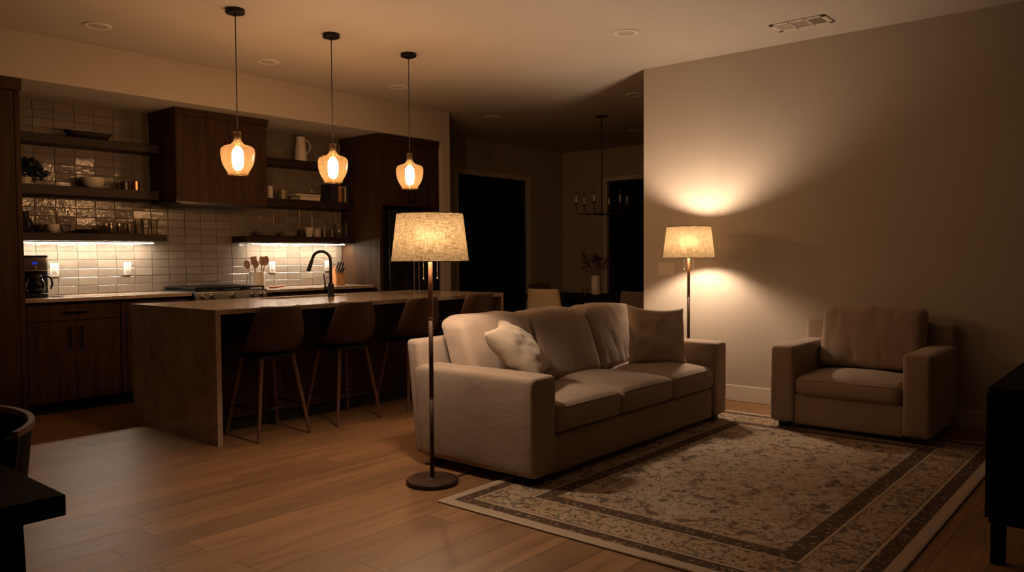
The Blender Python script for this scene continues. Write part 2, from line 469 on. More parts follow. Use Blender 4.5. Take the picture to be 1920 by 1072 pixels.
# ---------------------------------------------------------------- camera
f_px = 1477.103; yaw, pitch, roll = .700474961, .0385493005, -.0060326912
fw = Vector((math.cos(yaw) * math.cos(pitch), math.sin(yaw) * math.cos(pitch), -math.sin(pitch)))
rt = Vector((math.sin(yaw), -math.cos(yaw), 0)); upv = rt.cross(fw)
c_, s_ = math.cos(roll), math.sin(roll)
R_, U_ = c_ * rt + s_ * upv, -s_ * rt + c_ * upv
cam = bpy.data.objects.new('camera', bpy.data.cameras.new('camera')); COL.objects.link(cam)
cam.matrix_world = Matrix(((R_.x, U_.x, -fw.x, 0), (R_.y, U_.y, -fw.y, 0), (R_.z, U_.z, -fw.z, 1.263), (0, 0, 0, 1)))
cam.data.sensor_width = 36; cam.data.lens = f_px * 36 / 1920; cam.data.clip_start = .02
SC.camera = cam
VX, VY = fw.x, fw.y            # horizontal view direction, used only for aiming small details

# ---------------------------------------------------------------- room shell
CZ = 2.975; WK = 7.45; SF = 6.69; SZ = 2.623
WR = 6.412; WRE = 3.797; DL = 7.93; DF = 10.75
XL, YB = -1.6, -2.6
struct('floor', MB().box(XL - .1, DF + .1, YB - .1, DL + .1, -.08, 0), 'floor')
struct('ceiling', MB().box(XL - .1, DF + .1, YB - .1, DL + .1, CZ, CZ + .08), 'ceil')
struct('wall_kitchen', MB().box(XL, 6.668, WK, WK + .12, 0, SZ), 'wall')
struct('wall_soffit', MB().box(XL, 6.668, SF, WK + .12, SZ, CZ), 'wall')
struct('wall_kitchen_end', MB().box(6.668, 6.79, SF, DL, 0, CZ), 'wall')
struct('wall_left', MB().box(XL - .1, XL, YB, WK + .12, 0, CZ), 'wall')
struct('wall_back', MB().box(XL - .1, WR + .13, YB - .1, YB, 0, CZ), 'wall')
struct('wall_right', MB().box(WR, WR + .13, YB, WRE, 0, CZ), 'wall')
dx0, dx1, dz = 8.21, 9.811, 2.45
struct('wall_dining_left', MB().box(6.79, dx0, DL, DL + .14, 0, CZ).box(dx1, DF + .14, DL, DL + .14, 0, CZ).box(dx0, dx1, DL, DL + .14, dz, CZ), 'wall')
wy0, wy1 = 4.6, 7.04
struct('wall_dining_far', MB().box(DF, DF + .14, wy1, DL, 0, CZ).box(DF, DF + .14, 1.9, wy0, 0, CZ).box(DF, DF + .14, wy0, wy1, dz, CZ), 'wall')
struct('wall_dining_right', MB().box(WR + .13, DF + .14, 1.8, 1.9, 0, CZ), 'wall')
for nm, args in dict(baseboard_right=(WR - .014, WR, YB, WRE), baseboard_dining_left=(6.79, dx0 - .07, DL - .014, DL),
                     baseboard_dining_far=(DF - .014, DF, wy1 + .07, DL - .02)).items():
    struct(nm, MB().box(*args, 0, .135, .004), 'trim')
# glazed openings onto the night
d1 = struct('door_1', MB().box(dx0, dx0 + .05, DL + .05, DL + .1, 0, dz).box(dx1 - .05, dx1, DL + .05, DL + .1, 0, dz)
            .box(dx0, dx1, DL + .05, DL + .1, dz - .05, dz).box((dx0 + dx1) / 2 - .03, (dx0 + dx1) / 2 + .03, DL + .05, DL + .1, 0, dz), 'matte')
MB().box(dx0 + .05, dx1 - .05, DL + .07, DL + .08, .0, dz - .05).build('pane', 'night', d1)
MB().box((dx0 + dx1) / 2 + .05, (dx0 + dx1) / 2 + .065, DL + .015, DL + .05, .95, 1.25, .004).build('door_handle', 'dsteel', d1)
w1 = struct('window_1', MB().box(DF + .05, DF + .1, wy0, wy0 + .05, 0, dz).box(DF + .05, DF + .1, wy1 - .05, wy1, 0, dz)
            .box(DF + .05, DF + .1, wy0, wy1, dz - .05, dz).box(DF + .05, DF + .1, 5.8, 5.86, 0, dz), 'matte')
MB().box(DF + .07, DF + .08, wy0 + .05, wy1 - .05, 0, dz - .05).build('pane', 'night', w1)
struct('trim_1', MB().box(dx0 - .07, dx0, DL - .016, DL, 0, dz + .07, .003).box(dx1, dx1 + .07, DL - .016, DL, 0, dz + .07, .003)
       .box(dx0, dx1, DL - .016, DL, dz, dz + .07, .003), 'trim')
struct('trim_2', MB().box(DF - .016, DF, wy1, wy1 + .07, 0, dz + .07, .003).box(DF - .016, DF, wy0, wy1, dz, dz + .07, .003), 'trim')

# backsplash: individually set tiles on a grout bed
mb = MB(); TW, TH, GP = .1655, .0757, .003
me_t = []
bx0, bx1, bz0, bz1 = 2.16, 5.735, .945, SZ
mb.box(bx0, bx1, WK - .006, WK - .0005, bz0, bz1)
nb = len(mb.b.faces)
z = bz0
rowi = 0
while z < bz1 - .01:
    x = 2.694 - TW * 4 + random.uniform(-.004, .004)
    while x < bx1 - .01:
        x0, x1 = max(x + GP / 2, bx0), min(x + TW - GP / 2, bx1); z0, z1 = z + GP / 2, min(z + TH - GP / 2, bz1)
        if x1 - x0 > .02 and z1 - z0 > .012:
            tx, tz = random.gauss(0, .012), random.gauss(0, .018); dd = random.uniform(0, .002)
            fr = []
            bv = .003
            for (px, pz) in ((x0, z0), (x1, z0), (x1, z1), (x0, z1)):
                sx = bv if px == x0 else -bv; sz = bv if pz == z0 else -bv
                dep = .011 + dd + tx * (px - (x0 + x1) / 2) + tz * (pz - (z0 + z1) / 2)
                fr.append((mb.b.verts.new((px, WK - .006, pz)), mb.b.verts.new((px, WK - dep + .002, pz)), mb.b.verts.new((px + sx, WK - dep, pz + sz))))
            for k in range(4):
                a, b = fr[k], fr[(k + 1) % 4]
                mb.b.faces.new((a[0], b[0], b[1], a[1])); mb.b.faces.new((a[1], b[1], b[2], a[2]))
            mb.b.faces.new([q[2] for q in fr]); me_t.append((len(mb.b.faces), random.random()))
        x += TW
    z += TH; rowi += 1
bs = struct('wall_backsplash', mb, 'tile')
bs.data.materials.append(M['grout'])
at = bs.data.attributes.new('tone', 'FLOAT', 'FACE')
vals = [0.] * len(bs.data.polygons)
k0 = nb
for end, r in me_t:
    for k in range(k0, end): vals[k] = r
    k0 = end
at.data.foreach_set('value', vals)
for k in range(nb): bs.data.polygons[k].material_index = 1

# ---------------------------------------------------------------- ceiling fittings
def downlight(x, y, label):
    r = thing('recessed_light', (x, y, CZ), label, 'ceiling light', 'recessed ceiling lights')
    MB().lathe([(.064, 0), (.066, -.007), (.088, -.010), (.097, -.006), (.098, -.0005)], n=36, z=0).build('trim_ring', 'trim', r, SM)
    MB().lathe([(0, -.004), (.045, -.006), (.0655, -.003)], n=36).build('lens', 'lens', r, SM)
    return r
downlight(2.532, 6.116, 'unlit round ceiling light at the top left, over the pantry end of the kitchen')
downlight(3.958, 6.12, 'unlit round ceiling light between the first and second pendants')
downlight(5.412, 6.065, 'unlit round ceiling light just left of the third pendant cord')
downlight(7.342, 6.492, 'small dim ceiling light near the corner of the kitchen end wall')
downlight(5.271, 3.278, 'unlit round ceiling light over the sofa, left of the air vent')
downlight(7.344, 4.461, 'unlit ceiling light in shadow beside the top corner of the right wall')
downlight(9.45, 5.73, 'barely visible ceiling light in the dark dining room, right of the chandelier rod')

v = thing('ceiling_vent', (5.92, 2.165, CZ), 'beige ceiling air vent with three louvred panels near the right wall', 'air vent')
fx, fy = .115, .205
mb = MB().box(-fx, fx, -fy, -fy + .035, -.008, -.0005, .002).box(-fx, fx, fy - .035, fy, -.008, -.0005, .002)
mb.box(-fx, -fx + .035, -fy, fy, -.008, -.0005, .002).box(fx - .035, fx, -fy, fy, -.008, -.0005, .002)
for q in (-.062, .062): mb.box(-fx, fx, q - .006, q + .006, -.008, -.0005)
mb.build('frame', 'vent', v)
MB().box(-fx + .03, fx - .03, -fy + .03, fy - .03, -.002, -.0005).build('backing', 'matte', v)
for i, (a, b, tilt) in enumerate(((.068, .17, 1), (-.056, .056, 0), (-.17, -.068, -1))):
    mb = MB(); n = 9
    for k in range(n):
        if tilt:
            y0 = a + (b - a) * k / n
            mb.box(-fx + .035, fx - .035, y0, y0 + (.0068 if tilt > 0 else .0030), -.007, -.002)
        else:
            x0 = -fx + .035 + (2 * fx - .07) * k / n
            mb.box(x0, x0 + .0078, a, b, -.0045, -.0025)
    mb.build('louver_panel', 'vent', v)

# ---------------------------------------------------------------- pendants
def smoothprof(p, k=4):
    P = [p[0]] + list(p) + [p[-1]]; out = []
    for i in range(1, len(P) - 2):
        a, b, c, d = [Vector(q) for q in P[i - 1:i + 3]]
        for j in range(k):
            t = j / k
            q = .5 * ((2 * b) + (c - a) * t + (2 * a - 5 * b + 4 * c - d) * t * t + (3 * b - a - 3 * c + d) * t ** 3)
            out.append((q.x, q.y))
    return out + [p[-1]]
def pendant():
    r = thing('pendant_light', (2.99, 5.01, CZ), '', 'pendant light', 'pendant lights over the island')
    r['label'] = 'leftmost and nearest amber glass pendant light over the stone island'
    MB().lathe([(0, 0), (.064, 0), (.066, -.003), (.066, -.026), (.062, -.03), (0, -.03)], n=36).build('canopy', 'black', r, SM)
    MB().cyl(0, 0, -.845, -.03, .0035, n=8).cyl(0, 0, -.05, -.03, .008, n=12).build('cord', 'matte', r, True)
    prof = [(.0, -.838), (.016, -.8385), (.0255, -.843), (.027, -.852), (.0245, -.870), (.0245, -.892), (.030, -.908), (.040, -.922), (.053, -.931),
            (.080, -.938), (.100, -.948), (.110, -.960), (.1145, -.976), (.114, -1.0), (.1115, -1.025), (.106, -1.052), (.096, -1.078), (.082, -1.103), (.070, -1.122), (.067, -1.127)]
    sh = MB().lathe(smoothprof(prof[1:]), n=72).build('glass_shade', 'amber', r, True, recalc=False)
    MB().lathe([(.0655, -1.126), (.069, -1.126), (.0695, -1.137), (.0665, -1.138), (.0655, -1.126)], n=56).build('rim', 'amber', sh, True)
    MB().cyl(0, 0, -.900, -.843, .013, n=16, bev=.002).build('socket', 'dsteel', r, True)
    bp = [(0, -1.108), (.012, -1.106), (.026, -1.096), (.034, -1.078), (.0385, -1.045), (.039, -1.005), (.035, -.972), (.023, -.955), (.015, -.944), (0, -.942)]
    b = MB().lathe(bp, n=20).build('bulb', 'bulb', r, True)
    MB().lathe([(.0145, -.943), (.0125, -.925), (.012, -.9005)], n=16).build('bulb_neck', 'amber', b, True)
    return r
p0 = pendant()
dup(p0, (3.80, 5.01, CZ), label='middle amber glass pendant light over the stone island')
dup(p0, (4.59, 5.00, CZ), label='rightmost and farthest amber glass pendant light, in front of the refrigerator cabinet')

# ---------------------------------------------------------------- tall cabinet & base cabinets
CT = .943
r = thing('pantry_cabinet', (1.68, 7.05, 0), 'tall dark walnut pantry cabinet at the left edge, reaching the soffit', 'cabinet')
x0, x1 = 1.16, 2.20
def w(mb, name, mat, root, smooth=None):     # world coords -> child of an unrotated root
    bmesh.ops.translate(mb.b, vec=-Vector(root.location), verts=mb.b.verts)
    return mb.build(name, mat, root, smooth)
w(MB().box(x0, x1, 6.74, WK - .02, .09, SZ - .09), 'body', 'cab', r)
w(MB().box(x0, x1, 6.80, WK - .02, 0, .09), 'toe_kick', 'matte', r)
w(MB().box(x0 - .012, x1 + .012, 6.705, WK - .02, SZ - .09, SZ - .002, .003), 'crown', 'cab', r)
for a, b in ((1.165, 1.648), (1.652, 2.158)):
    d = w(MB().box(a, b, 6.72, 6.739, .10, SZ - .098, .003), 'door', 'cab', r)
    hx = b - .05 if a < 1.5 else a + .05
    h = MB().box(hx - .006, hx + .006, 6.69, 6.702, .95, 1.25, .003).box(hx - .005, hx + .005, 6.70, 6.72, .98, .99).box(hx - .005, hx + .005, 6.70, 6.72, 1.21, 1.22)
    bmesh.ops.translate(h.b, vec=-Vector(r.location), verts=h.b.verts)
    h.build('handle', 'black', d)
w(MB().box(2.162, 2.20, 6.72, 6.739, .10, SZ - .098, .002), 'filler_strip', 'cab', r)

BF = 6.90
def base_cab(xa, xb, label, drawer=True, ndoor=2):
    r = thing('base_cabinet', ((xa + xb) / 2, 7.15, 0), label, 'cabinet', 'base cabinets along the back wall')
    w(MB().box(xa, xb, BF + .02, WK - .02, .09, CT - .032), 'body', 'cab', r)
    w(MB().box(xa, xb, BF + .08, WK - .02, 0, .09), 'toe_kick', 'matte', r)
    ztop = CT - .036
    def bar(x, z, horiz):
        m = MB()
        if horiz: m.box(x - .095, x + .095, BF - .032, BF - .02, z - .006, z + .006, .003).box(x - .08, x - .07, BF - .022, BF, z - .005, z + .005).box(x + .07, x + .08, BF - .022, BF, z - .005, z + .005)
        else: m.box(x - .006, x + .006, BF - .032, BF - .02, z - .09, z + .09, .003).box(x - .005, x + .005, BF - .022, BF, z - .075, z - .065).box(x - .005, x + .005, BF - .022, BF, z + .065, z + .075)
        bmesh.ops.translate(m.b, vec=-Vector(r.location), verts=m.b.verts)
        return m
    zd = ztop
    if drawer:
        d = w(MB().box(xa + .05, xb - .004, BF, BF + .019, .757, ztop, .003), 'drawer', 'cab', r)
        bar((xa + .05 + xb) / 2 , .83, True).build('handle', 'black', d); zd = .751
    wd = (xb - xa - .05 - .004) / ndoor
    for k in range(ndoor):
        a = xa + .05 + wd * k
        d = w(MB().box(a + .0015, a + wd - .0015, BF, BF + .019, .10, zd, .003), 'door', 'cab', r)
        hx = a + wd - .045 if (k == 0 and ndoor == 2) else a + .045
        bar(hx, .625, False).build('handle', 'black', d)
    w(MB().box(xa + .001, xa + .047, BF, BF + .019, .10, ztop, .002), 'filler_strip', 'cab', r)
base_cab(2.215, 2.983, 'dark walnut base cabinet with one drawer over two doors, beside the pantry cabinet')
base_cab(2.987, 3.600, 'dark walnut base cabinet just left of the range, half hidden by the island', True, 1)
base_cab(4.352, 5.735, 'dark walnut base cabinet right of the range, behind the island faucet')
r = tag(MB().box(2.205, 3.604, 6.85, WK - .014, CT - .03, CT, .003).build('countertop', 'stone'), 'pale stone countertop under the coffee maker, left of the range', 'countertop')
r = tag(MB().box(4.350, 5.736, 6.85, WK - .014, CT - .03, CT, .003).build('countertop', 'stone'), 'pale stone countertop under the knife block, right of the range', 'countertop')

# range
r = thing('gas_range', (3.977, 7.12, 0), 'stainless slide-in gas range with black grates and round knobs', 'range')
a, b = 3.607, 4.347
w(MB().box(a, b, 6.83, WK - .016, .09, .935), 'body', 'dsteel', r)
w(MB().box(a + .02, b - .02, 6.90, WK - .03, 0, .09), 'toe_kick', 'matte', r)
w(MB().box(a, b, 6.795, 6.829, .845, .945, .006), 'control_panel', 'steel', r)
od = w(MB().box(a + .005, b - .005, 6.80, 6.829, .23, .84, .005), 'oven_door', 'dsteel', r)
m = MB().tube([(a + .06, 6.765, .77), (b - .06, 6.765, .77)], .011, 12).box(a + .08, a + .1, 6.765, 6.80, .76, .78).box(b - .1, b - .08, 6.765, 6.80, .76, .78)
bmesh.ops.translate(m.b, vec=-Vector(r.location), verts=m.b.verts); m.build('handle', 'steel', od, True)
w(MB().box(a, b, 6.80, WK - .016, .936, .952, .004), 'cooktop', 'matte', r)
w(MB().box(a + .02, b - .02, WK - .06, WK - .017, .952, .985, .004), 'rear_rail', 'dsteel', r)
for kx in (3.682, 3.776, 3.986, 4.189, 4.287):
    m = MB().lathe([(0, 0), (.026, 0), (.026, .006), (.021, .010), (.019, .034), (.016, .038), (0, .038)], n=24)
    bmesh.ops.rotate(m.b, cent=(0, 0, 0), matrix=Matrix.Rotation(PI / 2, 3, 'X'), verts=m.b.verts)
    bmesh.ops.translate(m.b, vec=Vector((kx, 6.794, .903)), verts=m.b.verts)
    w(m, 'knob', 'steel', r, SM)
for k in range(3):
    g0 = a + .015 + k * .238; g1 = g0 + .232
    m = MB(); zt = .988
    for q in (6.83, 7.36): m.box(g0, g1, q, q + .014, .972, zt, .003)
    for q in (g0, g1 - .014): m.box(q, q + .014, 6.83, 7.374, .972, zt, .003)
    for q in range(1, 4): m.box(g0 + (g1 - g0) * q / 4 - .005, g0 + (g1 - g0) * q / 4 + .005, 6.83, 7.374, .974, zt, .002)
    for q in (6.97, 7.10, 7.23): m.box(g0, g1, q - .005, q + .005, .974, zt, .002)
    for qx in (g0, g1 - .014):
        for qy in (6.83, 7.36): m.box(qx, qx + .014, qy, qy + .014, .952, .975)
    gr = w(m, 'grate', 'black', r)
    for qy in (6.97, 7.23):
        w(MB().cyl((g0 + g1) / 2, qy, .952, .966, .045, .04, 24, .003), 'burner', 'matte', r, SM)

# range hood
r = thing('range_hood', (3.99, 7.19, 1.766), 'dark walnut box range hood hanging between the open shelves', 'range hood')
w(MB().box(3.52, 4.455, 6.935, WK - .014, 1.80, SZ - .065), 'body', 'cab', r)
w(MB().box(3.525, 4.45, 6.93, 6.9345, 1.772, SZ - .07, .001), 'front_panel', 'cab', r)
w(MB().box(3.508, 4.467, 6.915, WK - .014, SZ - .064, SZ - .002, .003), 'crown', 'cab', r)
w(MB().box(3.52, 4.455, 6.935, WK - .014, 1.768, 1.80).box(3.58, 4.395, 6.98, 7.38, 1.757, 1.768, .003), 'vent_insert', 'dsteel', r)

# ---------------------------------------------------------------- shelves
SY = 7.19
def shelf(xa, xb, zb, th, label, led=None, back=WK - .0165):
    r = thing('floating_shelf', ((xa + xb) / 2, 7.3, zb), label, 'shelf', 'thick walnut floating shelves')
    w(MB().box(xa, xb, SY, back, zb, zb + th, .003), 'board', 'shelf', r)
    if led:
        w(MB().box(led[0], led[1], 7.300, 7.335, zb - .012, zb - .0005, .002), 'light_housing', 'plastic', r)
        w(MB().box(led[0] + .004, led[1] - .004, 7.303, 7.332, zb - .0145, zb - .0125), 'light_strip', 'led', r)
    return r
S1, S2, S3 = 2.222, 1.797, 1.412
TH1, TH2, TH3 = .073, .078, .066
shelf(2.205, 3.500, S1, TH1, 'top walnut shelf on the left of the hood, carrying the wooden tray')
shelf(2.205, 3.480, S2, TH2, 'middle walnut shelf on the left of the hood, carrying the plant and white bowl')
shelf(2.205, 3.553, S3, TH3, 'lowest walnut shelf on the left, lit underneath, above the coffee maker', (2.37, 3.48))
shelf(4.475, 5.730, S1, TH1, 'top walnut shelf right of the hood, carrying the white pitcher')
shelf(4.475, 5.730, S2, TH2, 'middle walnut shelf right of the hood, carrying the books')
shelf(4.352, 5.730, S3, TH3, 'lowest walnut shelf on the right, lit underneath, carrying plates and cups', (4.52, 5.69))
T1, T2, T3 = S1 + TH1 + .0008, S2 + TH2 + .0008, S3 + TH3 + .0008

# ---------------------------------------------------------------- vessels
def vessel(name, x, y, z, prof, mat, label, cat, group=None, n=32, sx=1., sy=1., rot=0.):
    m = MB().lathe(prof, n=n)
    o = m.build(name, mat, None, SM); o.location = (x, y, z); o.scale = (1, 1, 1)
    if sx != 1 or sy != 1:
        for q in o.data.vertices: q.co.x *= sx; q.co.y *= sy
    o.rotation_euler = (0, 0, rot)
    return tag(o, label, cat, group)
def bowlp(R, H, t=.006, foot=.45):
    p = [(0, .004), (R * foot * .8, .004), (R * foot, 0), (R * foot + .004, .006)]
    for k in range(1, 9):
        a = k / 8; p.append((R * (foot + (1 - foot) * math.sin(a * PI / 2) ** .9), H * (1 - math.cos(a * PI / 2)) * .75 + H * .25 * a + .004 * (1 - a)))
    q = [(max(0, rr - t), hh + t * .3) for rr, hh in p[::-1] if rr > R * foot]
    return p + q + [(0, .012)]
def cupp(R0, R1, H, t=.004): return [(0, 0), (R0 - .003, 0), (R0, .003), (R1, H - .001), (R1 - t / 2, H), (R1 - t, H - .001), (R0 - t, .008), (0, .008)]
def platep(R): return [(0, 0), (R * .55, 0), (R * .6, .003), (R * .97, .012), (R, .0145), (R * .96, .0155), (R * .6, .007), (0, .006)]
def handle_on(o, pts, rad, mat, name='handle'):
    return MB().tube(pts, rad, 8).build(name, mat, o, True)
def arc(cx, z0, z1, out, n=10, d=(1, 0)):
    """half loop in the vertical plane through direction d, starting at radius cx"""
    P = []
    for k in range(n + 1):
        a = -PI / 2 + PI * k / n
        rr = cx + out * math.cos(a); zz = (z0 + z1) / 2 + (z1 - z0) / 2 * math.sin(a)
        P.append((rr * d[0], rr * d[1], zz))
    return P
RD = (.644, -.765)          # rightwards as seen in the kitchen

# long dough tray on top left shelf
def tray_shape(m):
    pass
m = MB(); n = 40; ringsz = []
for (sx, sy, zz) in ((.0, .0, .006), (.155, .045, 0), (.185, .075, .03), (.197, .083, .052), (.19, .077, .053), (.175, .066, .03), (.145, .04, .012), (0, 0, .011)):
    rg = []
    for i in range(n):
        a = 2 * PI * i / n; ca, sa = math.cos(a), math.sin(a)
        px = sx * math.copysign(abs(ca) ** .75, ca); py = sy * math.copysign(abs(sa) ** .8, sa)
        rg.append(m.b.verts.new((px, py, zz + .018 * (abs(px) / .197) ** 3)))
    ringsz.append(rg)
for A, B in zip(ringsz, ringsz[1:]):
    for i in range(n): m.b.faces.new((A[i], A[(i + 1) % n], B[(i + 1) % n], B[i]))
o = m.build('wooden_tray', 'shelf', None, True); bmv = o.data; o.location = (2.92, 7.30, T1)
tag(o, 'long dark wooden dough tray on the top left shelf', 'tray')

# potted plant
r = thing('potted_plant', (2.42, 7.33, T2), 'dark leafy potted plant at the left end of the middle shelf', 'plant')
MB().lathe(cupp(.045, .058, .10, .006), n=28).build('pot', 'ceramic', r, SM)
MB().cyl(0, 0, .08, .09, .05, n=20).build('soil', 'matte', r)
m = MB()
for k in range(240):
    a = random.uniform(0, 2 * PI); el = random.uniform(.05, 1.2); L = random.uniform(.05, .17)
    base = Vector((random.uniform(-.03, .03), random.uniform(-.03, .03), .09))
    d = Vector((math.cos(a) * math.cos(el), math.sin(a) * math.cos(el), math.sin(el)))
    tip = base + d * L; tip.z -= .04 * math.cos(el)
    tip.x = max(tip.x, -.12); tip.y = min(tip.y, .075)
    s = random.uniform(.013, .026)
    side = d.cross(Vector((random.random(), random.random(), random.random()))).normalized() * s; fwd = d * s * 2
    nv = side.cross(fwd).normalized() * s * .3
    vs = [m.b.verts.new(tip + q) for q in (-fwd * .5, side + nv - fwd * .05, fwd * .6, -side + nv - fwd * .05, nv * -.3)]
    m.b.faces.new((vs[0], vs[1], vs[4])); m.b.faces.new((vs[1], vs[2], vs[4])); m.b.faces.new((vs[2], vs[3], vs[4])); m.b.faces.new((vs[3], vs[0], vs[4]))
    if k % 5 == 0: m.tube([base, base.lerp(tip, .5) + Vector((0, 0, .01)), tip], .0015, 4)
m.build('foliage', 'greens', r)
vessel('serving_bowl', 2.955, 7.32, T2, bowlp(.098, .092), 'ceramic', 'large off white bowl on the middle left shelf', 'bowl')
vessel('storage_jar', 3.225, 7.30, T2, cupp(.037, .037, .078, .004), 'darkcer', 'dark squat jar left of the copper tumbler on the middle shelf', 'jar')
vessel('tumbler', 3.315, 7.29, T2, cupp(.033, .035, .085, .003), 'copper', 'copper tumbler reflecting light at the right end of the middle left shelf', 'cup')
# lower left shelf
o = vessel('pitcher', 2.40, 7.30, T3, [(0, 0), (.035, 0), (.055, .03), (.062, .07), (.052, .11), (.030, .14), (.028, .155), (.040, .175), (.036, .175), (.024, .155), (.0, .15)], 'darkcer', 'dark glossy jug at the left end of the lowest left shelf', 'jug')
handle_on(o, arc(.045, .06, .15, .045, d=(0, -1)), .006, 'darkcer')
vessel('bowl', 2.505, 7.29, T3, bowlp(.046, .062), 'darkcer', 'small dark bowl between the jug and the pale bowl', 'bowl')
vessel('bowl', 2.612, 7.30, T3, bowlp(.055, .072), 'ceramic', 'small pale bowl on the lowest left shelf, beside the glass bowl', 'bowl')
vessel('bowl', 2.712, 7.29, T3, bowlp(.040, .072, .003), 'glass', 'small clear glass bowl left of the dark plates', 'bowl')
for k in range(3):
    vessel('plate', 2.90, 7.31, T3 + k * .0102, platep(.115 - .004 * k), 'dplate', ('bottom', 'middle', 'top')[k] + ' charcoal plate of the stack on the lowest left shelf', 'plate', 'charcoal plates on the left shelf')
def glass_at(x, y, z, R, H, label, group, mat='glass'):
    return vessel('drinking_glass', x, y, z, cupp(R * .86, R, H, .0025), mat, label, 'glass', group, 24)
gs = [(3.075, 7.33), (3.085, 7.245), (3.16, 7.35), (3.165, 7.265), (3.245, 7.34), (3.25, 7.255)]
gl = ['back glass at the left end of the short tumblers', 'front glass at the left end of the short tumblers', 'back middle one of the short tumblers', 'front middle one of the short tumblers', 'back right one of the short tumblers', 'front right one of the short tumblers']
for (x, y), l in zip(gs, gl): glass_at(x, y, T3, .036, .095, l + ' on the lowest left shelf', 'short tumblers on the left shelf')
for (x, y), l in zip([(3.335, 7.30), (3.41, 7.31), (3.482, 7.30)], ['left', 'middle', 'right']): glass_at(x, y, T3, .033, .137, l + ' one of the three tall glasses at the right end of the lowest left shelf', 'tall glasses on the left shelf')
# right shelves
o = vessel('pitcher', 5.11, 7.30, T1, [(0, 0), (.066, 0), (.068, .004), (.060, .12), (.050, .22), (.047, .25), (.052, .265), (.047, .265), (.043, .25), (.055, .12), (0, .01)], 'ceramic', 'tall off white ceramic pitcher on the top right shelf', 'pitcher')
handle_on(o, arc(.048, .09, .23, .055, d=RD), .007, 'ceramic')
vessel('candle', 4.712, 7.29, T2, [(0, 0), (.031, 0), (.032, .002), (.032, .128), (.029, .132), (0, .128)], 'ceramic', 'pale pillar candle beside the hood on the middle right shelf', 'candle')
o = vessel('mug', 4.87, 7.29, T2, cupp(.046, .052, .098, .005), 'olive', 'olive green cup between the candle and the books', 'cup')
def book(x0, x1, y0, y1, z0, z1, cover, label, axis='flat'):
    r = thing('book', ((x0 + x1) / 2, (y0 + y1) / 2, z0), label, 'book', 'books on the middle right shelf')
    m = MB()
    t = .003
    if axis == 'flat':
        m.box(x0, x1, y0, y1, z0, z0 + t, .001).box(x0, x1, y0, y1, z1 - t, z1, .001).box(x0, x1, y1 - t, y1, z0, z1)
        w(m, 'cover', cover, r); w(MB().box(x0 + .004, x1 - .004, y0 + .004, y1 - t, z0 + t, z1 - t), 'pages', 'paper', r)
    else:
        m.box(x0, x0 + t, y0, y1, z0, z1, .001).box(x1 - t, x1, y0, y1, z0, z1, .001).box(x0, x1, y0, y0 + t, z0, z1)
        w(m, 'cover', cover, r); w(MB().box(x0 + t, x1 - t, y0 + t, y1 - .004, z0 + .004, z1 - .004), 'pages', 'paper', r)
book(5.04, 5.30, 7.22, 7.40, T2, T2 + .043, 'bookw', 'pale book lying flat under the dark book')
book(4.985, 5.305, 7.215, 7.41, T2 + .0435, T2 + .068, 'bookd', 'thin dark book lying on top of the pale book')
book(5.455, 5.555, 7.24, 7.41, T2, T2 + .20, 'bookd', 'thick dark upright book, leftmost of the standing row', 'up')
book(5.558, 5.598, 7.23, 7.41, T2, T2 + .185, 'bookt', 'orange tan upright book beside the thick dark one', 'up')
book(5.601, 5.640, 7.24, 7.41, T2, T2 + .16, 'bookb', 'brown upright book between the tan book and the pale spine', 'up')
book(5.643, 5.666, 7.235, 7.41, T2, T2 + .18, 'bookw', 'slim pale spined upright book right of the brown one', 'up')
book(5.669, 5.712, 7.24, 7.41, T2, T2 + .205, 'bookd', 'dark upright book against the refrigerator cabinet side', 'up')
for k in range(5):
    vessel('plate', 4.665, 7.32, T3 + k * .0105, platep(.125 - .002 * k), 'plate', ['bottom', 'second', 'third', 'fourth', 'top'][k] + ' stoneware plate of the wide stack on the lowest right shelf', 'plate', 'wide stack of plates')
for k in range(5):
    vessel('plate', 4.945, 7.32, T3 + k * .0105, platep(.098 - .002 * k), 'plate', ['bottom', 'second', 'third', 'fourth', 'top'][k] + ' side plate of the narrow stack next to the dark cup', 'plate', 'narrow stack of side plates')
vessel('cup', 5.098, 7.30, T3, cupp(.028, .033, .078), 'darkcer', 'dark cup between the side plates and the white cup', 'cup')
vessel('cup', 5.193, 7.29, T3, cupp(.036, .050, .105), 'ceramic', 'white flared cup on the lowest right shelf', 'cup')
o = vessel('mug', 5.300, 7.29, T3, cupp(.040, .042, .095), 'plate', 'grey mug right of the white cup', 'mug')
handle_on(o, arc(.040, .02, .075, .025, d=(-.95, -.3)), .004, 'plate')
glass_at(5.402, 7.29, T3, .035, .088, 'left one of the two small glasses right of the grey mug', 'small glasses on the right shelf')
glass_at(5.505, 7.29, T3, .036, .088, 'right one of the two small glasses, beside the glass jug', 'small glasses on the right shelf')
o = vessel('glass_jug', 5.612, 7.31, T3, [(0, 0), (.050, 0), (.053, .004), (.054, .12), (.050, .145), (.053, .152), (.050, .152), (.047, .14), (.05, .01), (0, .008)], 'glass', 'clear glass jug at the right end of the lowest right shelf', 'jug')
handle_on(o, arc(.050, .04, .13, .03, d=(0, -1)), .004, 'glass')
vessel('glass_bottle', 5.700, 7.29, T3, [(0, 0), (.026, 0), (.027, .004), (.027, .11), (.016, .14), (.014, .178), (.016, .185), (.012, .185), (.011, .14), (.024, .11), (.024, .006), (0, .006)], 'glass', 'slim clear glass bottle against the refrigerator cabinet', 'bottle')

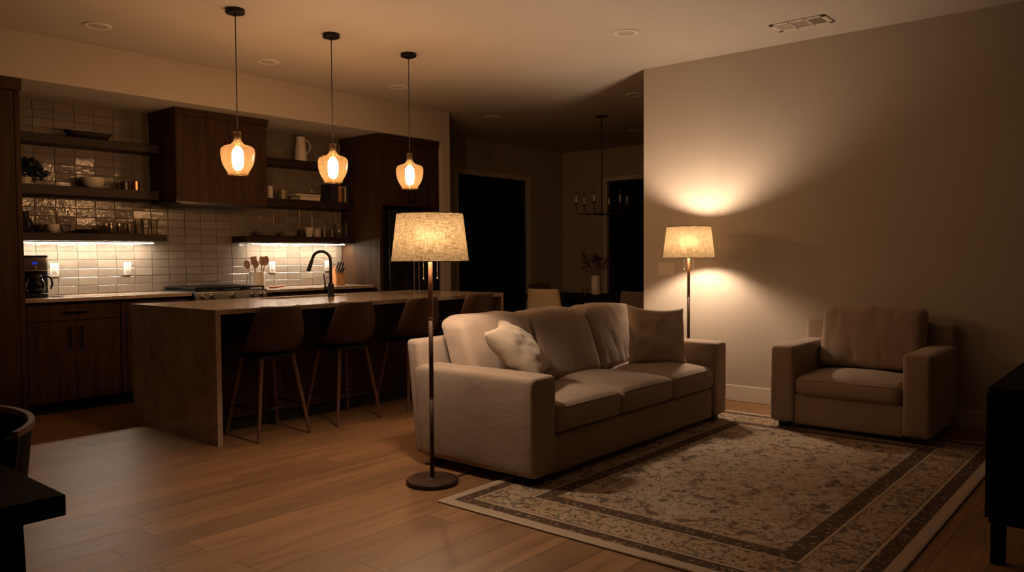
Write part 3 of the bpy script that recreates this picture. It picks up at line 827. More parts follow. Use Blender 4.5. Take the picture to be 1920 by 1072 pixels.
# ---------------------------------------------------------------- counter objects
r = thing('coffee_maker', (2.425, 7.16, CT), 'steel and black drip coffee maker with a blue display on the left counter', 'coffee maker')
coffee = r
r.rotation_euler = (0, 0, -.35)
MB().box(-.085, .085, -.10, .12, .0008, .035, .012).build('base', 'matte', r, SM)
MB().box(-.085, .085, .02, .12, .03, .26, .012).build('column', 'matte', r, SM)
h = MB().box(-.088, .088, -.10, .12, .215, .335, .014, 3).build('head', 'steel', r, SM)
MB().box(-.02, .018, -.1022, -.0995, .272, .292).build('display', 'blue', h)
for zz in (.252, .232):
    m = MB().lathe([(0, 0), (.008, 0), (.007, .004), (0, .005)], n=14); bmesh.ops.rotate(m.b, cent=(0, 0, 0), matrix=Matrix.Rotation(PI / 2, 3, 'X'), verts=m.b.verts)
    bmesh.ops.translate(m.b, vec=Vector((.004, -.0995, zz)), verts=m.b.verts); m.build('button', 'chain', h, True)
MB().box(-.09, .09, -.102, .122, .333, .345, .005).build('lid', 'matte', r, SM)
c = MB().lathe([(0, .0365), (.052, .0365), (.066, .055), (.071, .09), (.066, .125), (.052, .155), (.048, .165)], 0, -.035, 32).build('carafe', 'dglass', r, True)
MB().lathe([(0, .20), (.03, .198), (.046, .185), (.05, .163), (0, .163)], 0, -.035, 24).build('carafe_lid', 'matte', c, SM)
MB().lathe([(0, .038), (.05, .038), (.064, .056), (.068, .085), (0, .086)], 0, -.035, 24).build('coffee', 'darkcer', c, True)
MB().tube([(.045, -.05, .165), (.085, -.075, .175), (.112, -.09, .155), (.118, -.095, .11), (.105, -.085, .07)], [.008, .009, .009, .009, .007], 8).build('carafe_handle', 'matte', c, True)
def wallplate(name, x, z, label, cat, outlet):
    r = thing(name, (x, WK - .0125, z), label, cat, 'white electrical plates on the backsplash')
    MB().box(-.036, .036, -.008, -.0005, -.06, .06, .003).build('plate', 'plastic', r, SM)
    MB().box(-.017, .017, -.0105, -.0075, -.034, .034, .002).build('device', 'plastic', r, SM)
    if outlet:
        for q in (-.019, .019):
            MB().box(-.008, -.005, -.0112, -.0103, q - .006, q + .006).box(.005, .008, -.0112, -.0103, q - .006, q + .006).build('slot', 'matte', r)
    else: MB().box(-.012, .012, -.0112, -.0103, -.031, -.029).build('indicator', 'matte', r)
wallplate('outlet', 3.287, 1.164, 'white outlet plate alone in the middle of the left backsplash', 'outlet', True)
wallplate('outlet', 2.665, 1.163, 'white outlet plate half hidden behind the coffee maker', 'outlet', True)
wallplate('light_switch', 4.818, 1.153, 'white switch plate right of the utensil crock', 'light switch', False)
wallplate('light_switch', 5.535, 1.16, 'white switch plate behind the faucet neck', 'light switch', False)
MB().tube([(.08, .06, .004), (.13, .02, .004), (.18, .02, .004), (.20, .06, .004), (.15, .09, .004), (.10, .09, .004)], .0028, 6).build('power_cord', 'matte', coffee, True)
# crock and utensils
o = vessel('utensil_crock', 4.487, 7.20, CT + .0005, [(0, 0), (.076, 0), (.080, .004), (.080, .166), (.077, .17), (.072, .168), (.072, .012), (0, .012)], 'ceramic', 'off white utensil crock beside the range', 'crock')
def utensil(dx, dy, tx, ty, L, kind, label):
    b = Vector((4.487 + dx, 7.20 + dy, CT + .02)); d = Vector((tx, ty, 1)).normalized()
    m = MB(); m.tube([(0, 0, 0), (0, 0, L * .7)], [.006, .005], 8)
    n = 14; A = []
    wd = .033; hl = L * .32
    for k in range(n + 1):
        q = k / n; ww = wd * (math.sin(PI * min(1, q * .92 + .06)) ** .6) if kind == 'spoon' else wd * min(1, q * 3 + .15) * (1 if q < .93 else .8)
        zz = L * .68 + hl * q; dep = .010 * math.sin(PI * q) if kind == 'spoon' else 0
        A.append([m.b.verts.new((ww * s, yy + dep * (1 - abs(s)), zz)) for s, yy in ((-1, 0), (-.5, .003), (.5, .003), (1, 0), (.5, -.003), (-.5, -.003))])
    for P, Q in zip(A, A[1:]):
        for i in range(6): m.b.faces.new((P[i], P[(i + 1) % 6], Q[(i + 1) % 6], Q[i]))
    m.b.faces.new(A[0]); m.b.faces.new(A[-1][::-1])
    o = m.build('wooden_utensil', 'spoon', None, SM)
    o.location = b; zq = Vector((0, 0, 1)).rotation_difference(d)
    o.rotation_euler = (zq.to_matrix() @ Matrix.Rotation(-.9, 3, 'Z')).to_euler()
    tag(o, label, 'utensil', 'wooden utensils in the crock')
utensil(-.022, .024, -.20, .21, .28, 'spoon', 'wooden spoon leaning farthest left in the crock')
utensil(.010, .034, .02, .17, .31, 'flat', 'wooden spatula second from the left in the crock')
utensil(-.022, -.022, -.06, -.06, .28, 'spoon', 'wooden spoon standing upright in the middle of the crock')
utensil(.032, .006, .16, .02, .31, 'flat', 'wooden spatula leaning right in the crock')
utensil(.016, -.030, .14, -.19, .32, 'spoon', 'wooden spoon farthest right in the crock, its tip catching the light')
r = thing('spoon_rest', (4.63, 7.13, CT), 'small orange spoon rest on the counter right of the crock', 'spoon rest')
m = MB().lathe([(0, .0008), (.04, .0008), (.055, .018), (.05, .020), (.035, .008), (0, .007)], n=24); m.tube([(.04, -.02, .014), (.10, -.07, .02)], [.012, .008], 8)
m.build('dish', 'terra', r, SM)
# knife block
r = thing('knife_block', (5.50, 7.18, CT), 'slanted orange wood knife block on the right counter', 'knife block')
r.rotation_euler = (0, 0, -.35)
m = MB(); pts = [(-.09, 0.0008), (.07, .0008), (.07, .09), (.02, .20), (-.035, .175)]
pts = [(-.075, .0008), (.075, .0008), (.075, .10), (-.01, .215), (-.075, .16)]
A = [m.b.verts.new((-.05, -py, pz)) for py, pz in pts]; B = [m.b.verts.new((.05, -py, pz)) for py, pz in pts]
m.b.faces.new(A); m.b.faces.new(B[::-1])
for i in range(5): m.b.faces.new((A[i], A[(i + 1) % 5], B[(i + 1) % 5], B[i]))
bmesh.ops.bevel(m.b, geom=list(m.b.edges), offset=.004, segments=2, affect='EDGES')
m.build('block', 'block', r, SM)
rb = Matrix.Rotation(-.35, 3, 'Z')
kn = [(-.03, .75, 1.2, 'back left'), (.0, .75, 1.3, 'back middle'), (.03, .75, 1.1, 'back right'), (-.03, .38, .9, 'front left'), (.0, .38, 1., 'front middle'), (.03, .38, .85, 'front right')]
for kx, q, sc, nm in kn:
    # slanted face runs from (y=-.075,z=.10) to (y=.01,z=.215)
    yy = -.075 + .085 * q; zz = .10 + .115 * q
    nrm = Vector((0, -.115, .085)).normalized()
    base = Vector((kx, yy, zz))
    kr = thing('kitchen_knife', Vector((5.50, 7.18, CT)) + rb @ base, nm + ' black handled knife in the wooden block', 'knife', 'knives in the block')
    zq = Vector((0, 0, 1)).rotation_difference(nrm).to_matrix()
    kr.rotation_euler = (rb @ zq).to_euler()
    L = .095 * sc
    MB().box(-.0075, .0075, -.012, .012, .014, L, .005, 2).build('handle', 'matte', kr, SM)
    MB().box(-.005, .005, -.010, .010, .0005, .014, .001).build('bolster', 'steel', kr)

# ---------------------------------------------------------------- refrigerator and its cabinet
r = thing('refrigerator_cabinet', (6.2, 7.1, 0), 'tall dark walnut cabinet surrounding the refrigerator', 'cabinet')
FY = 6.75
w(MB().box(5.740, 5.785, FY, WK - .015, 0, SZ - .07), 'side_panel', 'cab', r)
w(MB().box(6.625, 6.660, FY, WK - .015, 0, SZ - .07), 'side_panel', 'cab', r)
w(MB().box(5.785, 6.625, FY + .02, WK - .015, 1.83, SZ - .07), 'upper_box', 'cab', r)
for a, b, hx in ((5.788, 6.203, 6.17), (6.207, 6.622, 6.24)):
    d = w(MB().box(a, b, FY, FY + .019, 1.835, SZ - .075, .003), 'door', 'cab', r)
    m = MB().box(hx - .006, hx + .006, FY - .03, FY - .018, 1.86, 2.02, .003).box(hx - .005, hx + .005, FY - .02, FY, 1.88, 1.89).box(hx - .005, hx + .005, FY - .02, FY, 1.99, 2.0)
    bmesh.ops.translate(m.b, vec=-Vector(r.location), verts=m.b.verts); m.build('handle', 'black', d)
w(MB().box(5.728, 6.664, FY - .012, WK - .015, SZ - .069, SZ - .002, .003), 'crown', 'cab', r)
r = thing('refrigerator', (6.2, 7.08, 0), 'dark french door refrigerator set in the walnut cabinet', 'refrigerator')
w(MB().box(5.835, 6.595, 6.76, WK - .05, .02, 1.785), 'body', 'matte', r)
w(MB().box(5.86, 6.56, 6.80, WK - .06, 0, .02), 'feet', 'matte', r)
for a, b in ((5.837, 6.212), (6.218, 6.593)):
    d = w(MB().box(a, b, 6.70, 6.757, .66, 1.783, .006), 'door', 'dsteel', r, SM)
    hx = b - .035 if a < 6 else a + .035
    m = MB().tube([(hx, 6.672, .76), (hx, 6.672, 1.42)], .009, 10).box(hx - .006, hx + .006, 6.672, 6.70, .80, .815).box(hx - .006, hx + .006, 6.672, 6.70, 1.37, 1.385)
    bmesh.ops.translate(m.b, vec=-Vector(r.location), verts=m.b.verts); m.build('handle', 'steel', d, SM)
d = w(MB().box(5.837, 6.593, 6.70, 6.757, .05, .652, .006), 'freezer_drawer', 'dsteel', r, SM)
m = MB().tube([(5.90, 6.672, .58), (6.53, 6.672, .58)], .009, 10).box(5.94, 5.955, 6.672, 6.70, .574, .586).box(6.475, 6.49, 6.672, 6.70, .574, .586)
bmesh.ops.translate(m.b, vec=-Vector(r.location), verts=m.b.verts); m.build('handle', 'steel', d, SM)

# ---------------------------------------------------------------- island
IX0, IX1, IY0, IY1, IZ = 2.712, 5.632, 4.855, 6.08, .913
r = thing('kitchen_island', (4.17, 5.45, 0), 'long kitchen island with taupe stone waterfall ends', 'kitchen island')
sx0, sx1, sy0, sy1 = 3.70, 4.52, 5.72, 6.02
w(MB().box(IX0, IX1, IY0, sy0, IZ - .032, IZ).box(IX0, IX1, sy1, IY1, IZ - .032, IZ).box(IX0, sx0, sy0, sy1, IZ - .032, IZ).box(sx1, IX1, sy0, sy1, IZ - .032, IZ), 'stone_top', 'stone', r)
for a in (IX0, IX1 - .036): w(MB().box(a, a + .036, IY0, IY1, 0, IZ - .0325), 'waterfall_side', 'stone', r)
w(MB().box(IX0 + .037, IX1 - .037, 5.22, IY1 - .03, .09, IZ - .20).box(IX0 + .037, IX1 - .037, 5.22, sy0 - .03, IZ - .2, IZ - .033).box(IX0 + .037, sx0 - .03, sy0 - .03, IY1 - .03, IZ - .2, IZ - .033).box(sx1 + .03, IX1 - .037, sy0 - .03, IY1 - .03, IZ - .2, IZ - .033), 'cabinet_body', 'cab', r)
w(MB().box(IX0 + .037, IX1 - .037, 5.25, IY1 - .1, 0, .09), 'toe_kick', 'matte', r)
for k in range(4):
    a = IX0 + .042 + k * .7115
    w(MB().box(a, a + .706, 5.203, 5.219, .095, IZ - .038, .003), 'back_panel', 'cab', r)
t = .008
w(MB().box(sx0 - t, sx0, sy0 - t, sy1 + t, IZ - .19, IZ - .033).box(sx1, sx1 + t, sy0 - t, sy1 + t, IZ - .19, IZ - .033).box(sx0, sx1, sy0 - t, sy0, IZ - .19, IZ - .033)
  .box(sx0, sx1, sy1, sy1 + t, IZ - .19, IZ - .033).box(sx0 - t, sx1 + t, sy0 - t, sy1 + t, IZ - .198, IZ - .19), 'sink', 'dsteel', r)
# faucet
bx, by = 4.255, 5.665
r = thing('faucet', (bx, by, IZ), 'matte black gooseneck faucet on the stone island', 'faucet')
MB().lathe([(0, .0005), (.030, .0005), (.031, .004), (.027, .008), (.027, .105), (.019, .115), (.018, .125), (0, .125)], n=28).build('body', 'matte', r, SM)
sd = Vector((-.093, .128, 0)).normalized(); rad = .082
P = [Vector((0, 0, .12)), Vector((0, 0, .2)), Vector((0, 0, .285))]
for k in range(1, 13):
    a = PI * k / 12; a *= .93
    P.append(Vector((0, 0, .315)) + sd * (rad - rad * math.cos(a)) + Vector((0, 0, rad * math.sin(a))))
e = P[-1]; dn = (P[-1] - P[-2]).normalized()
P.append(e + dn * .015)
MB().tube(P, .0125, 16).build('neck', 'matte', r, True)
MB().tube([e + dn * .012, e + dn * .02, e + dn * .115, e + dn * .118], [.0135, .016, .0175, .015], 16).build('spray_head', 'matte', r, SM)
hd = Vector((-.644, .765, 0))
h0 = Vector((0, 0, .075))
MB().tube([h0, h0 + hd * .058], .017, 14).tube([h0 + hd * .048, h0 + hd * .052 + Vector((0, 0, .045)), h0 + hd * .062 + Vector((0, 0, .125))], [.009, .0065, .0055], 10).build('lever', 'matte', r, SM)

# ---------------------------------------------------------------- bar stools
def stool():
    r = thing('bar_stool', (3.145, 4.935, 0), '', 'bar stool', 'brown leather stools along the island')
    prof = [(.215, .628, .205), (.19, .618, .215), (.10, .606, .225), (0, .60, .228), (-.09, .603, .228), (-.155, .62, .226), (-.195, .66, .222), (-.212, .72, .213), (-.222, .79, .199), (-.232, .86, .182), (-.238, .905, .165), (-.240, .925, .140)]
    m = MB(); n = 14; rows = []
    for i, (py, pz, hw) in enumerate(prof):
        row = []
        for k in range(n + 1):
            s = -1 + 2 * k / n
            e = abs(s) ** 3
            seat = 1 - i / (len(prof) - 1)
            lift = e * (.055 if i < 7 else .055 * max(0, (10 - i) / 4))
            fwdc = e * (.0 if i < 4 else min(.085, .03 * (i - 3)))
            row.append(m.b.verts.new((s * hw, py + fwdc, pz + (lift if i < 8 else lift * .3))))
        rows.append(row)
    for A, B in zip(rows, rows[1:]):
        for k in range(n): m.b.faces.new((A[k], A[k + 1], B[k + 1], B[k]))
    o = m.build('seat_shell', 'leather', r, True)
    md = o.modifiers.new('thick', 'SOLIDIFY'); md.thickness = .028; md.offset = 0
    md = o.modifiers.new('sub', 'SUBSURF'); md.levels = 1; md.render_levels = 2
    MB().box(-.15, .15, -.14, .15, .555, .580, .008).build('seat_frame', 'matte', r, SM)
    for sx in (-1, 1):
        for sy in (-1, 1):
            MB().tube([(sx * .208, sy * .205, .0005), (sx * .125, sy * .125, .56)], [.012, .0165], 12).build('leg', 'legwood', r, SM)
    q = .178
    MB().tube([(-q, -q, .215), (q, -q, .215)], .0065, 8).tube([(-q, q, .215), (q, q, .215)], .0065, 8).tube([(-q, -q, .215), (-q, q, .215)], .0065, 8).tube([(q, -q, .215), (q, q, .215)], .0065, 8).build('footrest', 'black', r, True)
    return r
s0 = stool(); s0['label'] = 'brown leather bar stool nearest the stone waterfall end'
for x, l in ((3.805, 'second brown leather bar stool from the waterfall end'), (4.505, 'third bar stool, directly behind the floor lamp pole'), (5.20, 'farthest bar stool, at the right end of the island behind the sofa')):
    dup(s0, (x, 4.935, 0), label=l)

# ---------------------------------------------------------------- seating
def couch(name, origin, rotz, W, D, aw, cuts, seat, backc, back, label, cat, zoff_front=.012):
    r = thing(name, (origin[0], origin[1], 0), label, cat, rotz=rotz)
    def rake(p, u, w_, q): 
        return p
    ah = .605
    def sh(c):
        def f(p, u, w_, q):
            g = p + Vector(c); y = g.y
            k = min(1., max(0., (y - D * .62) / (D * .25)))
            p.y += .11 * max(0, g.z - .05) * k
            return p
        return f
    # base
    c = (W / 2, (D * .93) / 2 + .015, .155)
    MB().rbox(c, (W - 2 * aw + .02, D * .93 - .02, .22), .018, shape=None).build('base', 'fab', r, True)
    for xx in (aw / 2, W - aw / 2):
        c = (xx, (D - .05) / 2, .330)
        MB().rbox(c, (aw, D - .05, .550), .034, 18, wr=.0025, seed=xx, shape=sh(c), crown=(.004, 0)).build('arm', 'fab', r, True)
    bt = back['top']
    c = (W / 2, (back['y0'] + back['y1']) / 2, (bt + .06) / 2)
    MB().rbox(c, (W - .012, back['y1'] - back['y0'], bt - .06), .03, 24, wr=.002, shape=sh(c)).build('back', 'fab', r, True)
    for i, (a, b) in enumerate(zip(cuts, cuts[1:])):
        z0, z1 = seat
        c = ((a + b) / 2, .335 * D / .95 + .0, (z0 + z1) / 2)
        dep = .67 * D / .95
        o = MB().rbox(c, (b - a - .006, dep, z1 - z0), .04, 18, crown=(.05, .012), wr=.004, seed=3.1 * i + W).build('seat_cushion', 'fab', r, True)
        # welt along the front top edge
        pts = []
        for k in range(21):
            s = -1 + 2 * k / 20
            pts.append((c[0] + s * (b - a - .05) / 2, c[1] - dep / 2 + .004 - .012 * max(0, 1 - s * s) ** .6 * .35, z1 - .013 + .0035 * (1 - s * s)))
        MB().tube(pts, .0035, 6).build('piping', 'fab', o, True)
    x0, x1 = backc['x']
    n = len(cuts) - 1; wd = (x1 - x0) / n
    for i in range(n):
        a = x0 + wd * i; hz = backc['z1'] - backc['z0']; T = backc['t']
        def shape(p, u, w_, q, i=i):
            # pull corners in, plump the middle, sag and lean back
            p.z -= .024 * (u ** 4) * max(0, q)
            p.z += .010 * noise.noise(Vector((u * 2.2 + i * 5.3 + W, .3, 1.7))) * max(0, q)
            # gathered wrinkles from the top edge and lower centre
            wob = .5 * noise.noise(Vector((u * 2 + i, q * 2.5, 7.7)))
            f1 = noise.noise(Vector((u * 8 + wob + i * 3.7 + W, q * .8, 2.2)))
            f2 = noise.noise(Vector((u * 7 + q * 1.2 + wob + i * 7, q * .9, 4.4)))
            edge = (1 - u ** 4) * (w_ < 0)
            g1 = max(0, f1 - .05) * max(0, q - .1) * .018 * edge
            g2 = max(0, f2 - .05) * max(0, .8 - abs(q + .5)) * .017 * edge
            p.y += g1 + g2
            zz = p.z + hz / 2
            p.y += backc['lean'] * zz / hz
            return p
        c = (a + wd / 2, backc['y'] + T / 2, backc['z0'] + hz / 2)
        o = MB().rbox(c, (wd - .003, T, hz), .045, 60, crown=(.010, .038), wr=.006, seed=9.7 * i + W * 2, shape=shape, res=.016).build('back_cushion', 'fab', r, True)
    for sx in (.05, W - .12):
        for sy, zf in ((.05, zoff_front), (D - .16, 0.)):
            MB().box(sx, sx + .07, sy, sy + .07, zf + .0008, .052, .004).build('leg', 'matte', r)
    return r
RUGZ = .012
couch('sofa', (3.262, 2.60), 0, 2.36, .945, .208, [.212, .878, 1.533, 2.150], (.272, .425),
      dict(x=(.155, 2.13), y=.53, z0=.435, z1=.885, t=.20, lean=.165), dict(y0=.83, y1=.94, top=.755),
      'large beige three seat sofa with square arms standing on the rug edge', 'sofa')
couch('armchair', (5.56, 2.245), -PI / 2, 1.065, .80, .178, [.180, .885], (.258, .385),
      dict(x=(.19, .895), y=.45, z0=.425, z1=.872, t=.19, lean=.10), dict(y0=.655, y1=.765, top=.765),
      'beige square armed armchair against the right wall', 'armchair')

def axes(x, z):
    x = Vector(x).normalized(); y = Vector(z).cross(x).normalized(); z = x.cross(y)
    return Matrix((x, y, z)).transposed().to_euler()
def throw(loc, S, T, rot, label, seed):
    m = MB(); n = 26; tops = []; bots = []
    for i in range(n + 1):
        ra, rb2 = [], []
        for j in range(n + 1):
            u, v_ = -1 + 2 * i / n, -1 + 2 * j / n
            e = max(0, (1 - u ** 4) * (1 - v_ ** 4))
            th = T * (max(0, (1 - u * u) * (1 - v_ * v_)) ** .38)
            pin = 1 - .07 * (1 - abs(u) ** 2) * abs(v_) ** 4 
            pin2 = 1 - .07 * (1 - abs(v_) ** 2) * abs(u) ** 4
            x, z = u * S / 2 * pin2, v_ * S / 2 * pin
            nn = noise.noise(Vector((u * 2.2 + seed, v_ * 2.2, seed))) * .018 * e + noise.noise(Vector((u * 5 + seed, v_ * 5 + u * 3, seed * 2))) * .011 * e ** .5
            z -= .02 * max(0, v_) * (1 - u * u)
            for lst, sg in ((ra, -1), (rb2, 1)):
                y = sg * th + nn
                lst.append(m.b.verts.new((x, y, z)) if not (sg == 1 and (i in (0, n) or j in (0, n))) else ra[-1])
        tops.append(ra); bots.append(rb2)
    for i in range(n):
        for j in range(n):
            m.b.faces.new((tops[i][j], tops[i + 1][j], tops[i + 1][j + 1], tops[i][j + 1]))
            m.b.faces.new((bots[i][j], bots[i][j + 1], bots[i + 1][j + 1], bots[i + 1][j]))
    r = thing('throw_pillow', loc, label, 'pillow', 'square throw pillows on the sofa')
    r.rotation_euler = rot
    o = m.build('cover', 'fabc', r, True)
    edge = [(tops[i][0].co.copy() if False else None) for i in range(1)]
    pts = []
    for k in range(4 * n):
        pass
    return r
throw((3.655, 3.035, .690), .44, .095, axes((.85, .47, .08), (-.50, .57, .65)), 'cream throw pillow at the lamp end of the sofa, leaning by the near arm', 1.3)
throw((5.175, 2.955, .660), .455, .085, axes((.77, -.63, -.06), (.10, .25, .96)), 'beige square throw pillow at the far end of the sofa', 4.1)

# ---------------------------------------------------------------- rug
RX0, RX1, RY0, RY1 = 2.812, 5.93, .803, 2.872
r = thing('area_rug', ((RX0 + RX1) / 2, (RY0 + RY1) / 2, 0), 'faded floral patterned area rug under the sofa front and armchair', 'rug')
L, W_ = RX1 - RX0, RY1 - RY0
MB().box(-L / 2, L / 2, -W_ / 2, W_ / 2, .0008, RUGZ, .003).build('pile', rug_mat(L, W_), r)
e = .006
MB().tube([(-L / 2, -W_ / 2, e), (L / 2, -W_ / 2, e)], .0055, 6).tube([(-L / 2, W_ / 2, e), (L / 2, W_ / 2, e)], .0055, 6).tube([(-L / 2, -W_ / 2, e), (-L / 2, W_ / 2, e)], .0055, 6).tube([(L / 2, -W_ / 2, e), (L / 2, W_ / 2, e)], .0055, 6).build('binding', 'paper', r, True)

# ---------------------------------------------------------------- floor lamps
def lamp(x, y, label, glow='lampbulb'):
    r = thing('floor_lamp', (x, y, 0), label, 'floor lamp', 'linen shaded floor lamps')
    MB().lathe([(0, .0006), (.142, .0006), (.145, .004), (.145, .022), (.139, .028), (.03, .031), (.017, .036), (0, .036)], n=56).build('base', 'bronze', r, SM)
    for z0, z1 in ((.034, .470), (.476, .910), (.916, 1.30)):
        MB().cyl(0, 0, z0, z1, .0125, n=20).build('pole', 'lit_bronze' if z0 > .9 else 'bronze', r, True)  # top segment coloured lighter to look lit; lower ones stay dark
    for z in (.470, .910): MB().cyl(0, 0, z, z + .006, .0138, n=20).build('pole_ring', 'ring', r, SM)
    sh = MB().lathe([(.213, 1.235), (.1975, 1.365), (.182, 1.495)], n=72).build('lamp_shade', 'linen', r, True)
    for rr, z in ((.213, 1.235), (.182, 1.495)):
        MB().tube([(rr * math.cos(2 * PI * k / 48), rr * math.sin(2 * PI * k / 48), z) for k in range(49)], .0028, 6, False).build('shade_rim', 'linen', sh, True)
    MB().tube([(-.18, 0, 1.483), (.18, 0, 1.483)], .002, 6).tube([(0, -.18, 1.483), (0, .18, 1.483)], .002, 6).tube([(0, 0, 1.29), (0, 0, 1.50)], .004, 8).build('spider', 'ring', sh, True)
    for s in (-1, 1):
        dx, dy = RD[0] * s * .037, RD[1] * s * .037
        MB().tube([(0, 0, 1.30), (dx * .6, dy * .6, 1.302)], .007, 8).cyl(dx, dy, 1.285, 1.325, .014, n=14).build('socket', 'bronze', r, True)
        b = MB().lathe([(0, 1.412), (.015, 1.409), (.026, 1.398), (.030, 1.382), (.027, 1.362), (.017, 1.342), (.013, 1.325), (0, 1.325)], dx, dy, 16).build('bulb', glow, r, True)
        ch = MB()
        L = .09 if s > 0 else .093
        for k in range(36):
            z = 1.285 - (1.285 - 1.235 + L) * k / 35
            ch.cyl(dx * 1.02, dy * 1.02, z - .0022, z, .0013, n=6)
        ch.cyl(dx * 1.02, dy * 1.02, 1.235 - L, 1.286, .0005, n=5)
        ch.lathe([(0, 1.235 - L - .010), (.0035, 1.235 - L - .008), (.0042, 1.235 - L - .004), (.002, 1.235 - L), (0, 1.235 - L)], dx * 1.02, dy * 1.02, 10)
        ch.build('pull_chain', 'chain', r, True)
    return r
l0 = lamp(3.030, 3.143, 'near floor lamp with linen drum shade in front of the sofa arm')
cd = MB().tube([(.14, -.03, .005), (.20, -.02, .004), (.27, -.03, .004), (.34, -.02, .004), (.45, .0, .004)], .0028, 6).build('power_cord', 'matte', l0, True)
l1 = lamp(6.015, 3.130, 'far floor lamp glowing against the right wall behind the sofa', 'lampbulb2')

r = thing('light_switch', (WR - .0005, 3.557, 1.132), 'three gang beige switch plate on the right wall beside the far lamp', 'light switch')
MB().box(-.006, 0, -.084, .084, -.06, .06, .002).build('plate', 'wallplate', r)
for k in (-1, 0, 1): MB().box(-.0085, -.0055, k * .047 - .017, k * .047 + .017, -.034, .034, .0015).build('rocker', 'wallplate', r)
for k in (-1, 0, 1): MB().box(-.0066, -.0058, k * .047 - .013, k * .047 + .013, -.0445, -.0415).build('indicator', 'lens', r)

# ---------------------------------------------------------------- media console (right edge)
r = thing('media_console', (4.45, .34, 0), 'black low media console with square legs at the right edge', 'console')
w(MB().box(3.655, 5.25, .13, .562, .168, .705, .004), 'body', 'blackwood', r)
w(MB().box(3.648, 5.257, .125, .568, .7055, .722, .003), 'top', 'blackwood', r)
for k in range(3):
    a = 3.67 + k * .526
    d = w(MB().box(a, a + .515, .5625, .578, .185, .695, .003), 'door', 'blackwood', r)
for xx in (3.662, 5.19):
    for yy in (.505, .14): w(MB().box(xx, xx + .05, yy, yy + .05, .0008, .1675, .003), 'leg', 'blackwood', r)

# ---------------------------------------------------------------- foreground table & chair (left edge)
r = thing('dark_table', (.05, 2.0, 0), 'dark wooden table corner in the lower left foreground', 'table')
w(MB().box(-.75, .664, 1.823, 2.42, .708, .754, .003), 'table_top', 'blackwood', r)
w(MB().box(-.66, .55, 1.88, 2.36, .63, .7075), 'apron', 'blackwood', r)
for xx in (.535, -.70):
    for yy in (1.85, 2.345):
        m = MB().box(xx, xx + .055, yy, yy + .055, .0008, .7075, .004)
        for q in m.b.verts:
            if q.co.z < .3: q.co.x += .02 * (1 if xx > 0 else -1)
        w(m, 'leg', 'blackwood', r)
r = thing('dining_chair', (.50, 2.62, 0), 'dark chair with curved wooden top rail behind the foreground table', 'chair')
def arcpts(z, R, a0, a1, n=18, cx=.36, cy=2.66, ry=1.):
    return [(cx + R * math.cos(a0 + (a1 - a0) * k / n), cy + R * ry * math.sin(a0 + (a1 - a0) * k / n), z) for k in range(n + 1)]
def band_mesh(z0, z1, R, t, a0, a1, taper=0.):
    m = MB(); n = 24; rows = []
    for k in range(n + 1):
        a = a0 + (a1 - a0) * k / n; row = []
        for rr, zz in ((R - t, z0), (R, z0), (R, z1), (R - t, z1)):
            rr2 = rr - taper * (z1 - zz)
            row.append(m.b.verts.new((.36 + rr2 * math.cos(a), 2.66 + rr2 * math.sin(a), zz)))
        rows.append(row)
    for A, B in zip(rows, rows[1:]):
        for q in range(4): m.b.faces.new((A[q], A[(q + 1) % 4], B[(q + 1) % 4], B[q]))
    m.b.faces.new(rows[0]); m.b.faces.new(rows[-1][::-1])
    return m
A0, A1 = -.72, 1.3
w(band_mesh(.790, .806, .50, .016, A0, A1), 'top_rail', 'rail', r, SM)
w(band_mesh(.56, .7895, .494, .014, A0 - .01, A1, .1), 'backrest', 'blackwood', r, SM)
w(band_mesh(.655, .672, .468, .03, A0 + .35, A1, .0), 'inner_rail', 'rail', r, SM)
w(MB().rbox((.42, 2.66, .44), (.46, .46, .07), .03), 'seat', 'blackwood', r, True)
for a in (A0, A1):
    w(MB().tube([(.36 + .40 * math.cos(a), 2.66 + .40 * math.sin(a), .0008), (.36 + .43 * math.cos(a), 2.66 + .43 * math.sin(a), .45), (.36 + .485 * math.cos(a), 2.66 + .485 * math.sin(a), .788)], [.014, .018, .02], 10), 'leg', 'blackwood', r, True)
for yy in (2.50, 2.84): w(MB().tube([(.20, yy, .0008), (.22, yy, .44)], [.013, .017], 10), 'leg', 'blackwood', r, True)

# ---------------------------------------------------------------- dining area
r = thing('dining_table', (8.2, 5.45, 0), 'dark dining table in the unlit room behind the sofa', 'table')
w(MB().box(7.72, 8.68, 4.45, 6.40, .70, .76, .006), 'table_top', 'blackwood', r)
for yy in (4.85, 5.95):
    w(MB().box(7.95, 8.45, yy - .05, yy + .05, .0008, .6995, .005), 'pedestal', 'blackwood', r)
def dchair(mat, loc, rotz, label):
    r = thing('dining_chair', loc, label, 'chair', 'upholstered chairs round the dining table', rotz)
    m = MB().rbox((0, .0, .45), (.48, .48, .09), .035, crown=(.02, 0)); m.build('seat', mat, r, True)
    def bend(p, u, w_, q):
        p.y += .06 * u * u + .07 * (p.z + .23); 
        if q > 0: p.x *= 1 - .10 * q
        return p
    MB().rbox((0, -.245, .64), (.50, .05, .46), .024, shape=lambda p, u, w_, q: Vector((p.x * (1 - .10 * max(0, q)), p.y + .07 * u * u - .08 * (p.z + .23), p.z))).build('backrest', mat, r, True)
    for sx in (-1, 1):
        for sy in (-1, 1):
            MB().tube([(sx * .21, sy * .21, .0008), (sx * .17, sy * .17, .415)], [.011, .016], 10).build('leg', 'blackwood', r, True)
    return r
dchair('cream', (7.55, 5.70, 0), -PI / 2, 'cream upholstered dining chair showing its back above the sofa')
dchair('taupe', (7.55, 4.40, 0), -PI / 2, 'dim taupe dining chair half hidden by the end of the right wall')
dchair('taupe', (8.85, 6.74, 0), PI, 'dim chair at the far end of the dining table, just behind the cream chair')
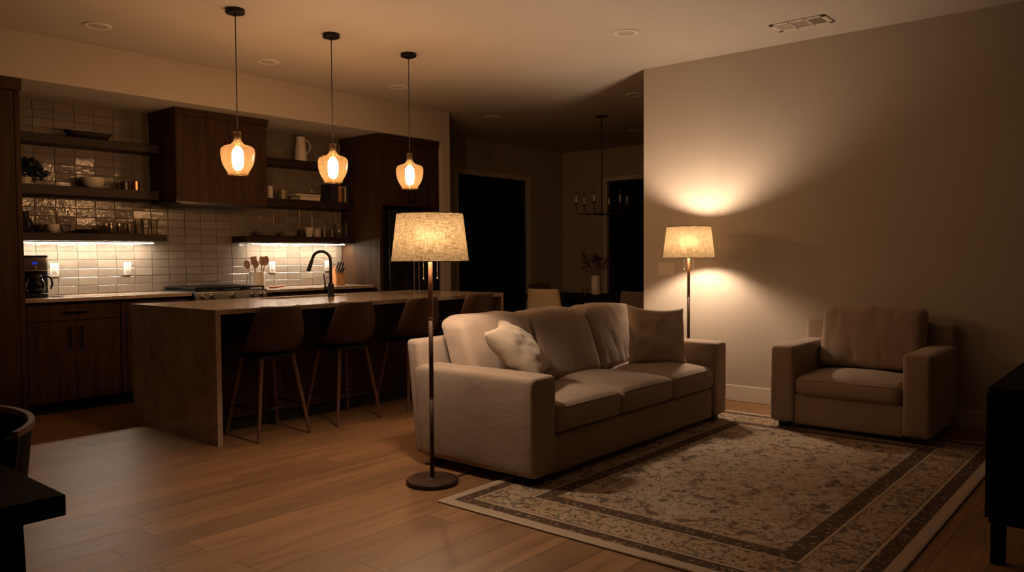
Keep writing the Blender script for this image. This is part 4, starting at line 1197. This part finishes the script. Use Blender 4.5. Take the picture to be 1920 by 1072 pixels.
o = vessel('vase', 8.32, 5.62, .7605, [(0, 0), (.055, 0), (.062, .008), (.066, .10), (.064, .20), (.050, .235), (.045, .245), (.040, .24), (.055, .2), (.055, .02), (0, .015)], 'ceramic', 'tan ceramic vase standing on the dark dining table', 'vase')
r = thing('dried_flowers', (8.32, 5.62, .79), 'dark reddish dried flowers in the vase on the dining table', 'flowers', None)
for kk in range(14):
    a = random.uniform(0, 2 * PI); sp = random.uniform(.05, .22); hh = random.uniform(.30, .48)
    tip = Vector((math.cos(a) * sp * .8 , math.sin(a) * sp * .8, hh))
    m = MB().tube([(0, 0, 0), (math.cos(a) * .02, math.sin(a) * .02, .2), tip], .002, 5)
    for q in range(16):
        p = tip + Vector((random.gauss(0, .025), random.gauss(0, .025), random.gauss(0, .03)))
        bmesh.ops.create_icosphere(m.b, subdivisions=1, radius=random.uniform(.007, .014), matrix=Matrix.Translation(p))
    m.build('stem', 'flower', r)
glass_at(8.14, 5.66, .7605, .032, .085, 'small clear glass beside the vase on the dining table', None)
# chandelier
r = thing('chandelier', (8.188, 5.444, CZ), 'dark bronze candle chandelier hanging over the dining table', 'chandelier')
MB().lathe([(0, 0), (.072, 0), (.075, -.006), (.06, -.022), (.012, -.03), (0, -.03)], n=32).build('canopy', 'bronze', r, SM)
MB().cyl(0, 0, -1.20, -.03, .008, n=10).build('rod', 'bronze', r, True)
MB().lathe([(0, -1.185), (.02, -1.19), (.03, -1.205), (.022, -1.222), (0, -1.23)], n=20).build('hub', 'bronze', r, True)
for k in range(6):
    a = 2 * PI * k / 6 + .30; d = Vector((math.cos(a), math.sin(a), 0)); R = .32
    P = [d * .01 + Vector((0, 0, -1.205))] + [d * (R - .05) + Vector((0, 0, -1.205))]
    for q in range(1, 7):
        t_ = PI / 2 * q / 6; P.append(d * (R - .05 + .05 * math.sin(t_)) + Vector((0, 0, -1.155 - .05 * math.cos(t_))))
    P.append(d * R + Vector((0, 0, -1.09)))
    ar = MB().tube(P, .006, 8).build('arm', 'bronze', r, True)
    x, y = d.x * R, d.y * R
    MB().lathe([(0, -1.092), (.012, -1.09), (.03, -1.078), (.03, -1.074), (0, -1.08)], x, y, 20).build('drip_cup', 'bronze', ar, SM)
    MB().cyl(x, y, -1.08, -.985, .011, n=14).build('candle_sleeve', 'ceramic', ar, True)
    MB().lathe([(0, -.985), (.009, -.985), (.015, -.965), (.012, -.94), (.004, -.905), (0, -.90)], x, y, 14).build('candle_bulb', 'glass', ar, True)

# ---------------------------------------------------------------- world & view
wd = bpy.data.worlds.new('night'); SC.world = wd; wd.use_nodes = True
bg = wd.node_tree.nodes['Background']; bg.inputs[0].default_value = (.25, .4, 1., 1); bg.inputs[1].default_value = .0015
vs = SC.view_settings
vs.view_transform = 'Standard'; vs.look = 'None'; vs.gamma = 1; vs.exposure = 0.
vs.use_curve_mapping = False
cy = SC.cycles
cy.use_denoising = True
cy.max_bounces = 10; cy.diffuse_bounces = 5; cy.glossy_bounces = 4; cy.transmission_bounces = 6; cy.transparent_max_bounces = 16
cy.sample_clamp_indirect = 4.
cy.caustics_reflective = False; cy.caustics_refractive = False
